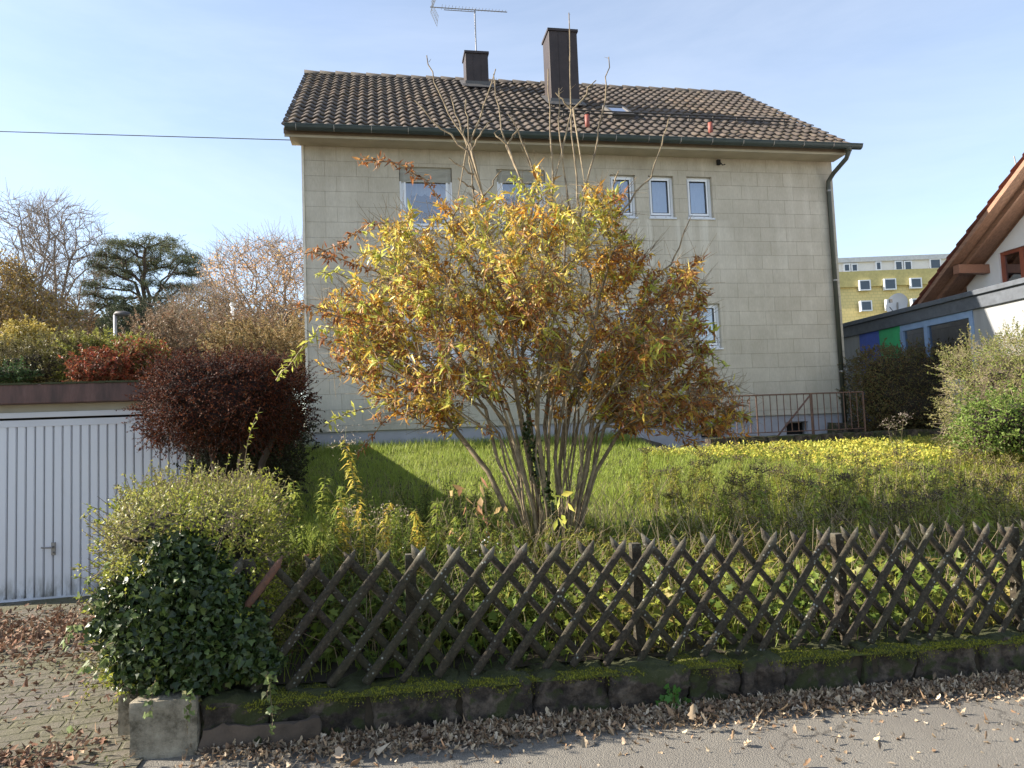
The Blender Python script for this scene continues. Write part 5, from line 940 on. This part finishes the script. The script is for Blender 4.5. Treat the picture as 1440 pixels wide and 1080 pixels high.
stemplant('plume_plant', 'wispy plant with a drooping cream seed plume beside the tall yellow goldenrod', 'plant', 483, 760, 684, 5.5, 20, T_LANCE, .07, .01, M_rg, 0, 2, .03, ('plume', T_DIAM, 60, .02, (.07, .03, .03), M_seed)); stemplant('plume_plant', 'wispy plant with a cream seed plume bending right over the weeds', 'plant', 548, 765, 706, 5.6, 20, T_LANCE, .07, .01, M_rg, 0, 2, .03, ('plume', T_DIAM, 60, .02, (.08, .03, .025), M_seed))
stemplant('seed_head_plant', 'tall dry plant with a greyish flat seed head before the dark hedge', 'plant', 1262, 640, 572, 10.6, 70, T_LANCE, .10, .014, mleaf('dry green leaf', [(.16, .16, .07), (.10, .10, .04)], trans=.3), -.1, 3, .06, ('seed_head', T_DIAM, 60, .025, (.06, .05, .04), M_seedd))
stemplant('lime_sprig', 'bright lime-green sapling sprig standing left of the shrub base by the fence top', 'plant', 795, 800, 690, 6.3, 0 + 12, T_LANCE, .12, .05, M_sy, .1, 2, .05)
nb = W(945, 975, 4.22); t = thing('nettle', 'small green leafy weed growing at the foot of the wall on the litter', 'plant', (nb.x, nb.y, -.05)); k = 26; P_ = np.array([nb.x, nb.y, .0]) + rng.normal(size=(k, 3)) * [.045, .03, .035] + [0, 0, .03]; mesh_np('leaves', *leaves(T_MAPLE, P_, rdir(k, .1), unit(rdir(k) * .5 + [-.2, -.6, .8]), rng.uniform(.03, .055, k), rng.uniform(.03, .05, k), .2), mleaf('nettle leaf', [(.05, .14, .02), (.08, .2, .03), (.04, .10, .02)], trans=.3), t); v, f = tubes([(np.stack([[nb.x, nb.y, -.06], p]), np.array([.002, .001])) for p in P_], 3); mesh_np('stem', v, f, M_gst, t)
# ------------------------------------------------------------------ fallen leaves
rng = np.random.default_rng(11)
M_lit = mleaf('fallen leaf', [(.14, .10, .065), (.34, .25, .16), (.52, .42, .29), (.09, .065, .045), (.30, .18, .10), (.60, .51, .38), (.12, .08, .055), (.44, .30, .18)], trans=.12, rough=.8)
def litter(u, v_, z, size, cup=.5, lay=.02):
    n = len(u); x, y = xy(u, v_); P = np.stack([x, y, z + rng.random(n) * lay], 1); h = n // 2; N = unit(rdir(n) * .65 + [0, 0, 1]); D = rdir(n); D[:, 2] *= .3; a = leaves(T_OAK, P[:h], D[:h], N[:h], size * rng.uniform(.5, 1.3, h), size * .8 * rng.uniform(.4, 1, h), rng.uniform(-.9, .9, h), rng.uniform(-.6, .9, h)); b = leaves(T_LANCE, P[h:], D[h:], N[h:], size * rng.uniform(.5, 1.3, n - h), size * .5 * rng.uniform(.4, 1.2, n - h), rng.uniform(-1.2, 1.2, n - h), rng.uniform(-.8, .9, n - h)); return cat_(a, b)
n = 16000; u = U0 + .25 + rng.random(n) * 9.5; w_ = .28 + .06 * sno(np.stack([u, u * 0, u * 0], 1), 2.5); o_ = np.abs(rng.normal(size=n)) ** .9 * w_ * .44; k = rng.random(n) < np.clip((u - U0) / 1.2, .25, 1); u, o_ = u[k], o_[k]; z = -.02 * (u - U0) + .005 + np.clip(.022 - o_ * .07, 0, .02)
A = litter(u, V0 - .02 - o_, z, .036)
n = 800; u = U0 - .6 + rng.random(n) * 9; o_ = .25 + rng.random(n) ** 2.6 * .8; B = litter(u, V0 - o_, -.02 * (u - U0) + .006, .04, lay=.004)
n = 90; u = U0 + 1 + rng.random(n) * 7; C_ = litter(u, V0 - .05 - rng.random(n) * .3, -.02 * (u - U0) + .035, .08)
tag(mesh_np('leaf_litter', *cat_(A, B, C_), M_lit), 'drift of curled brown fallen leaves along the foot of the garden wall', 'fallen leaves', kind='stuff')
n = 5200; u = U0 - 4.5 + rng.random(n) * 5; d = rng.normal(size=n) * .55 + 2.6 - .1 * u; k = (d > .2) & (d < 4.3) & (u < U0 + .1 - .65 * d / 4.6); u, d = u[k], d[k]; A = litter(u, V0 + d, -.05 * d / 4.6 + .03, .06)
n = 1500; u = U0 - 4 + rng.random(n) * 4.1; d = rng.random(n) * 4.3 - .3; k = u < U0 - .65 * np.clip(d, 0, 9) / 4.6; B = litter(u[k], V0 + d[k], -.05 * d[k] / 4.6 + .026, .045, lay=.004)
n = 900; u = U0 - .95 + rng.normal(size=n) * .4; d = .2 + rng.normal(size=n) * .12 + (u - U0) * .25; k = u < U0 - .06; C_ = litter(u[k], V0 + d[k], .02 + 0 * u[k], .05)
tag(mesh_np('driveway_leaves', *cat_(A, B, C_), mleaf('driveway leaf', [(.13, .075, .05), (.20, .12, .08), (.28, .18, .12), (.08, .05, .035), (.25, .12, .07), (.36, .27, .18)], trans=.1, rough=.85)), 'brown fallen leaves lying on the paved drive before the garage', 'fallen leaves', kind='stuff')
n = 2600; u, d, P = area(n, -.9, 3.6, .6, 3.2); P[:, 2] += rng.random(n) * .05; v, f = leaves(T_OAK, P, rdir(n), unit(rdir(n) * .6 + [0, 0, 1]), rng.uniform(.03, .07, n), rng.uniform(.02, .05, n), .4, .3); tag(mesh_np('leaf_mulch', v, f, mleaf('mulch leaf', [(.16, .06, .045), (.26, .11, .08), (.10, .05, .035)], trans=.1)), 'reddish-brown fallen leaves under the big shrub', 'fallen leaves', kind='stuff')
n = 5000; u = U0 - 5 + rng.random(n) * 5; d = rng.random(n) * 4.4 - .3; x, y = xy(u, V0 + d); P = np.stack([x, y, -.05 * np.clip(d, 0, 9) / 4.6 + .015], 1); k = (sno(P, 3) > .1) & (u < U0 + .05 - .65 * np.clip(d, 0, 9) / 4.6); P = P[k]; v, f = leaves(T_DIAM, P, rdir(len(P), 1), rdir(len(P)), .025, .008, .2); tag(mesh_np('driveway_moss', v, f, mleaf('joint moss', [(.08, .10, .02), (.14, .16, .03), (.05, .06, .015)], trans=.1)), 'moss and small weeds in the joints of the paved drive', 'moss', kind='stuff')
# ------------------------------------------------------------------ railing and cellar wall
R1 = W(1213, 551, 13.6); RV = uv(R1.x, R1.y)[1]; rpl = V * RV
def rl_(px, py): p = WP(px, py, rpl, V); return uv(p.x, p.y)[0], p.z
ua, zt_ = rl_(1213, 551); ub, _ = rl_(985, 551); ox, oy = xy(ub, RV); rail = thing('railing', 'rusty brown metal railing beside the cellar steps in front of the beige house', 'railing', (ox, oy, 1.2), ANG); Lr = ua - ub; zt_ = zt_ - 1.2; zb2 = rl_(1105, 607)[1] - 1.2
mb = MB(); mb.tube([(0, 0, zt_), (Lr, 0, zt_)], .013, 6); mb.build('top_rail', M_rust, rail); mb = MB(); mb.tube([(0, 0, zb2), (Lr, 0, zb2)], .009, 6); mb.build('bottom_rail', M_rust, rail)
for i in range(int(Lr / .138) + 1):
    x = Lr - i * .138; mb = MB()
    if i % 8 == 0: mb.box(x - .011, x + .011, -.011, .011, -.25, zt_); mb.build('post', M_rust, rail)
    else: mb.box(x - .006, x + .006, -.006, .006, zb2, zt_); mb.build('baluster', M_rust, rail)
a = rl_(1128, 612); b = rl_(1180, 552); mb = MB(); mb.tube([(a[0] - ub, .9, a[1] - 1.2 - .05), (b[0] - ub, .9, b[1] - 1.17)], .02, 6); mb.tube([(b[0] - ub, .9, b[1] - 1.17), (b[0] - ub, .9, -.1)], .02, 6); mb.build('stair_handrail', M_rust, rail)
cwz = W(1200, 622, 12.9); cu, cv = uv(*W(1000, 625, 12.9)[:2]); cu2, _ = uv(*W(1345, 618, 13.6)[:2]); x_, y_ = xy(cu, RV - .12); cw1 = thing('cellar_wall', 'low dark stone wall edging the cellar steps below the railing', 'wall', (x_, y_, 1.0), ANG); mb = MB(); random.seed(8); x = 0
Lc = cu2 - cu
while x < Lc: l = random.uniform(.5, .9); rock(mb, x, x + l - .01, 0, .25, -.2, .33 + random.uniform(-.01, .01), .015, .03, int(x * 9) + 3, .08); x += l
mb.build('stonework', M_stone, cw1, smooth=True)
mb = MB(); rock(mb, 3.6, Lc + 1, 1.6, 1.9, -.2, .52, .015, .03, 91, .1); mb.build('rear_wall', M_stone, cw1, smooth=True)
# ------------------------------------------------------------------ trees behind
rng = np.random.default_rng(33)
M_tb = msolid('grey bark', (.34, .28, .23), .9, scale=4, var=.3, col2=(.20, .16, .13))
def tree(name, label, px, Y, base_py, sil, depth, nt_, trunk_r, tip, bal, lmat=None, nleaf=0, ll=.12, lw=.07, step=.6, tr=None, lz=None, group=None, bark=None, lsel=None, bow=-.12, zb=2.0, extra=0, maxr=None):
    b = W(px, base_py, Y); t = thing(name, label, 'tree', (b.x, b.y, zb), 0, group); G = Grow()
    G.path([(b.x, b.y, zb - .3)], ok=[0]); ptsx = tr or [[(px, base_py)]]
    for k_, tp in enumerate(ptsx):
        pts = [np.array(W(a, c, Y + dy_)) for (a, c), dy_ in zip(tp, [0, .2, -.3, .3, .1, 0, 0, 0])]; q = []
        st_ = [np.array([pts[0][0], pts[0][1], zb])] + pts
        for a, c in zip(st_, st_[1:]): q += [a + (c - a) * f for f in (0, .5)]
        q.append(st_[-1]); G.path(q, start=0, ok=[0] * 2 + [1] * (len(q) - 2), wob=.05)
    n0 = len(G.p); tg = sil_points(nt_, sil, Y, depth, hollow=.3); G.attach(tg, bal=bal, step=step, bow=bow, wob=.08); G.radii(tip, 2.3, trunk_r); v, f = tubes(G.polys(), 5); mesh_np('trunk', v, f, bark or M_tb, t)
    P, D = G.dirs(); idx = np.arange(n0, len(P)); idx = idx[G.r[idx] < tip * 3.2]
    pol = [(np.stack([P[i], P[i] + unit(D[i] + rng.normal(size=3) * .6 + [0, 0, .3]) * rng.uniform(.3, .9)]), np.array([tip * .8, tip * .4])) for i in rng.choice(idx, extra)] if extra else []
    if pol: v, f = tubes(pol, 3); mesh_np('twigs', v, f, bark or M_tb, t)
    if nleaf:
        if lsel: idx = np.array([i for i in idx if lsel(P[i])])
        i = rng.choice(idx, nleaf); k = nleaf; mesh_np('crown', *leaves(T_LANCE, P[i] + rng.normal(size=(k, 3)) * .15, unit(rdir(k) + [0, 0, -.3]), rdir(k), ll * rng.uniform(.6, 1.3, k), lw * rng.uniform(.6, 1.3, k), .3), lmat, t)
    return t
M_bl = mleaf('brown leaf', [(.26, .15, .07), (.36, .20, .08), (.18, .11, .06), (.42, .28, .10)], trans=.3); M_ol = mleaf('orange leaf', [(.55, .30, .15), (.62, .38, .20), (.50, .26, .12), (.60, .45, .15)], trans=.45)
tree('bare_tree', 'tall nearly bare tree at the left edge with upright forking branches', 50, 30, 520, [(-40, 520), (-60, 400), (-30, 300), (0, 270), (35, 285), (60, 300), (80, 285), (95, 330), (90, 400), (85, 500), (40, 530)], 2.2, 900, .22, .011, .35, M_bl, 7500, .11, .06, tr=[[(46, 480), (44, 410), (30, 340), (20, 300)], [(50, 480), (55, 400), (70, 330)], [(46, 470), (20, 420), (5, 370)]], extra=2200, lsel=lambda p: p[2] < 8.2)
tree('bare_tree', 'bare twiggy tree with rounded grey crown left of the pine', 76, 31.5, 520, [(40, 500), (30, 400), (50, 320), (75, 285), (105, 280), (125, 300), (146, 335), (140, 370), (125, 420), (115, 480), (80, 520)], 2.4, 900, .2, .011, .35, M_bl, 6500, .11, .06, tr=[[(74, 480), (78, 400), (75, 340), (88, 300)], [(76, 450), (92, 390), (110, 340)], [(76, 430), (95, 410), (120, 380)]], extra=2200, lsel=lambda p: p[2] < 7.5)
tree('brown_leaved_tree', 'low tree full of brown and ochre leaves at the left edge', 10, 24, 530, [(-60, 520), (-60, 400), (-20, 350), (20, 370), (45, 400), (95, 430), (110, 480), (60, 520), (20, 530)], 1.8, 500, .14, .012, .3, mleaf('ochre leaf', [(.24, .15, .05), (.36, .24, .07), (.17, .10, .045), (.42, .30, .08), (.14, .12, .04)], trans=.35), 15000, .12, .07, extra=900)
tree('orange_tree', 'fine-branched tree with sparse pink-orange leaves just left of the beige house', 396, 22, 500, [(300, 420), (298, 380), (318, 352), (350, 345), (372, 338), (400, 338), (430, 350), (470, 345), (500, 400), (490, 470), (440, 480), (400, 470), (350, 450), (320, 440)], 1.9, 950, .16, .0075, .3, M_ol, 5500, .075, .05, tr=[[(395, 470), (394, 455), (375, 420), (360, 380)], [(395, 460), (400, 430), (398, 380)], [(395, 455), (360, 440), (330, 400)], [(396, 455), (430, 430), (450, 380)]], extra=2600, step=.5)
tree('twiggy_tree', 'small twiggy grey-brown tree between the pine and the orange tree', 300, 20, 520, [(225, 500), (230, 450), (260, 420), (290, 410), (330, 425), (345, 460), (340, 510), (260, 520)], 1.2, 500, .08, .008, .3, mleaf('grey green leaf', [(.16, .14, .06), (.24, .18, .10), (.12, .11, .05), (.30, .16, .09)], trans=.3), 5000, .08, .04, extra=1500, step=.5)
# pine: layered pads of needles on spreading limbs
PY = 33.0; b = W(205, 480, PY); pine = thing('pine_tree', 'dark spreading pine with flat layered needle pads and bare forked trunks', 'tree', (b.x, b.y, 2.0)); M_pb2 = msolid('pine bark', (.15, .11, .085), .9, scale=3, col2=(.08, .06, .05)); M_nd = mleaf('pine needles', [(.07, .09, .04), (.12, .14, .065), (.18, .19, .095), (.09, .11, .055)], trans=.3, rough=.6)
pads = [(190, 350, 42, 9), (215, 342, 40, 8), (170, 368, 34, 9), (205, 366, 40, 9), (150, 358, 16, 6), (150, 385, 28, 6), (185, 385, 36, 8), (240, 350, 20, 6), (262, 362, 22, 6), (272, 372, 24, 6), (258, 383, 18, 5), (282, 386, 14, 5), (140, 373, 18, 5), (130, 400, 15, 4), (155, 403, 30, 5), (165, 420, 28, 4), (140, 430, 22, 4), (225, 375, 24, 6), (245, 405, 26, 5), (270, 408, 22, 4), (235, 418, 22, 4), (215, 400, 16, 4), (125, 415, 14, 4), (175, 440, 20, 4), (290, 400, 10, 4), (160, 342, 16, 5), (200, 437, 22, 6), (110, 445, 16, 4), (150, 452, 16, 4)]
G = Grow(); G.path([(b.x, b.y, 1.7)], ok=[0])
for tp in ([(205, 470), (210, 430), (205, 405), (200, 380), (205, 350)], [(212, 440), (220, 415), (226, 395), (245, 375), (262, 362)], [(202, 450), (202, 420), (197, 400), (180, 375)], [(202, 430), (190, 400), (165, 385), (140, 375)]):
    st_ = [np.array([b.x, b.y, 2.0])] + [np.array(W(a, c, PY + random.uniform(-.4, .4))) for a, c in tp]; G.path([x_ + (y_ - x_) * f for x_, y_ in zip(st_, st_[1:]) for f in (0, .5)] + [st_[-1]], start=0, ok=[0, 0] + [1] * 12, wob=.05) if 0 else G.path([x_ + (y_ - x_) * f for x_, y_ in zip(st_, st_[1:]) for f in (0, .5)], start=0, wob=.05)
G.ok[1] = G.ok[0] = False; tg = []; lp = []
for cx_, cy_, rx_, ry_ in pads:
    dy_ = random.uniform(-1.4, 1.4); c_ = np.array(W(cx_, cy_, PY + dy_)); s_ = PY / 1000; kk = int(rx_ * 1.6); an_2 = rng.random(kk) * 6.283; rr = np.sqrt(rng.random(kk)); q = c_ + np.stack([np.cos(an_2) * rr * rx_ * s_, np.sin(an_2) * rr * rx_ * s_ * .8, (rng.random(kk) - .3) * ry_ * s_ - .25 * rr ** 2 * ry_ * s_], 1); tg.append(q); lp.append(q)
G.attach(np.concatenate(tg), bal=.25, step=.6, bow=.12, wob=.06); G.radii(.012, 2.2, .2); v, f = tubes(G.polys(), 5); mesh_np('trunk', v, f, M_pb2, pine)
q = np.concatenate(lp); i = rng.integers(0, len(q), 1700); c_ = q[i] + rng.normal(size=(1700, 3)) * [.15, .15, .06]; j = np.repeat(np.arange(1700), 22); k = len(j); v, f = leaves(T_DIAM, c_[j] + rng.normal(size=(k, 3)) * .06, rdir(k, .35), rdir(k), rng.uniform(.10, .24, k), .020, .1); mesh_np('crown', v, f, M_nd, pine)
# shrubs above the garage roof
def bb(name, label, px, py, Y, hx, hy, hz, n, cols, ll, lw, cols2=None, seed=0, **k): q = W(px, py, Y); return bush(name, label, 'bush', (q.x, q.y, q.z), (hx, hy, hz), n, mleaf(name + str(seed) + ' leaf', cols, cols2, 1.0, .35), ll, lw, seed=seed, bumps=k.pop('bumps', .2), zb=k.pop('zb', 1.9), **k)
bb('yellow_green_bush', 'yellow-green leafy bush rising over the garage roof beneath the pine', 155, 514, 15.5, .9, .8, .34, 8000, [(.12, .14, .03), (.24, .26, .05), (.38, .36, .07), (.08, .09, .025)], .07, .03, seed=11, nsp=700, spl=(.15, .45), csc=.55)
bb('twiggy_hedge', 'olive twiggy hedge above the left part of the garage roof', 70, 520, 15, 1.3, .7, .5, 9000, [(.10, .09, .035), (.15, .125, .055), (.07, .07, .025), (.22, .20, .05)], .06, .025, seed=12, nsp=800, spl=(.15, .4), ntw=1800, csc=.6)
bb('yellow_bush', 'bright yellow-leaved bush at the left edge over the garage', 38, 492, 17, .25, .4, .3, 1200, [(.34, .27, .06), (.42, .32, .07), (.20, .18, .05)], .08, .04, seed=13, nsp=300, spl=(.2, .5), csc=.4)
bb('red_leaved_bush', 'red-leaved bush just above the garage roof left of the barberry', 150, 522, 14, .45, .5, .2, 2200, [(.24, .04, .022), (.14, .035, .02), (.12, .07, .03), (.32, .08, .035)], .08, .035, seed=14, nsp=300, spl=(.1, .3), csc=.5, ntw=700)
bb('red_leaved_bush', 'smaller red and green bush behind the top of the barberry bush', 198, 508, 14.5, .5, .5, .3, 3000, [(.28, .05, .03), (.20, .07, .035), (.14, .16, .03), (.12, .08, .04)], .08, .035, seed=15, nsp=250, csc=.5, ntw=600)
bb('evergreen_bush', 'low dark green bush at the far left corner above the garage roof', 8, 530, 14, .5, .4, .15, 3000, [(.03, .06, .02), (.05, .09, .03)], .06, .03, seed=16, nsp=100, csc=.7)
bb('dark_conifer', 'dark conifer bush standing under the pine trunks', 208, 470, 22, .9, .8, .8, 6000, [(.025, .035, .02), (.04, .055, .03)], .12, .03, seed=17, nsp=300, spl=(.2, .5))
bb('grey_brown_bush', 'wide grey-brown bush behind the barberry bush', 290, 500, 17, 1.6, 1.0, .62, 7000, [(.16, .12, .08), (.22, .15, .10), (.10, .09, .05), (.26, .13, .08)], .07, .03, seed=18, nsp=1100, spl=(.2, .6), ntw=2500, csc=.35)
bb('ochre_bush', 'ochre and green bush between the barberry bush and the house corner', 380, 510, 16, 1.1, .8, .5, 4000, [(.24, .17, .08), (.17, .14, .06), (.34, .22, .10), (.12, .12, .05)], .07, .03, seed=19, nsp=700, spl=(.2, .6), ntw=1500, csc=.35)
# distant growth so that gaps between the trunks do not open on an empty horizon
for i, (px, ds) in enumerate(((-60, 'far brown treetop group beyond the left edge of the garage'), (130, 'far grey-brown treetops behind the bare trees'), (330, 'far russet treetops behind the orange tree'))):
    bb('far_bush', ds, px, 495, 42, 5.0, 2, 2.2, 9000, [(.13, .11, .06), (.19, .14, .08), (.10, .10, .05)], .28, .13, seed=20 + i, nsp=500, spl=(.6, 1.4), per=14, ntw=1500, csc=.8, corem=msolid('far bush core', (.08, .065, .045), 1))
M_lp = msolid('lamp post metal', (.42, .43, .44), .5, .4)
b = W(162, 480, 19); lz_ = W(162, 443, 19).z; lamp = thing('street_lamp', 'grey street lamp with flat dark head below the pine crown', 'street lamp', (b.x, b.y, 2)); mb = MB(); mb.tube([(0, 0, 0), (0, 0, lz_ - 2)], .045, 8); mb.build('post', M_lp, lamp, smooth=True); mb = MB(); mb.tube([(-.02, 0, lz_ - 2), (.05, 0, lz_ - 1.96), (.2, 0, lz_ - 1.98), (.36, 0, lz_ - 2), (.42, 0, lz_ - 2.01)], [.04, .07, .09, .07, .03], 8); mb.build('lamp_head', msolid('dark lamp head', (.05, .05, .055), .5), lamp, smooth=True)
b = W(327, 480, 19); pz = W(327, 430, 19).z; o = thing('white_post', 'slim white post with a small cap standing in the bushes by the orange tree', 'post', (b.x, b.y, 2)); mb = MB(); mb.tube([(0, 0, 0), (0, 0, pz - 2)], .05, 8); mb.build('shaft', M_pvc, o, smooth=True); mb = MB(); mb.tube([(0, 0, pz - 2), (0, 0, pz - 1.9)], [.07, .03], 8); mb.build('cap', M_lp, o)
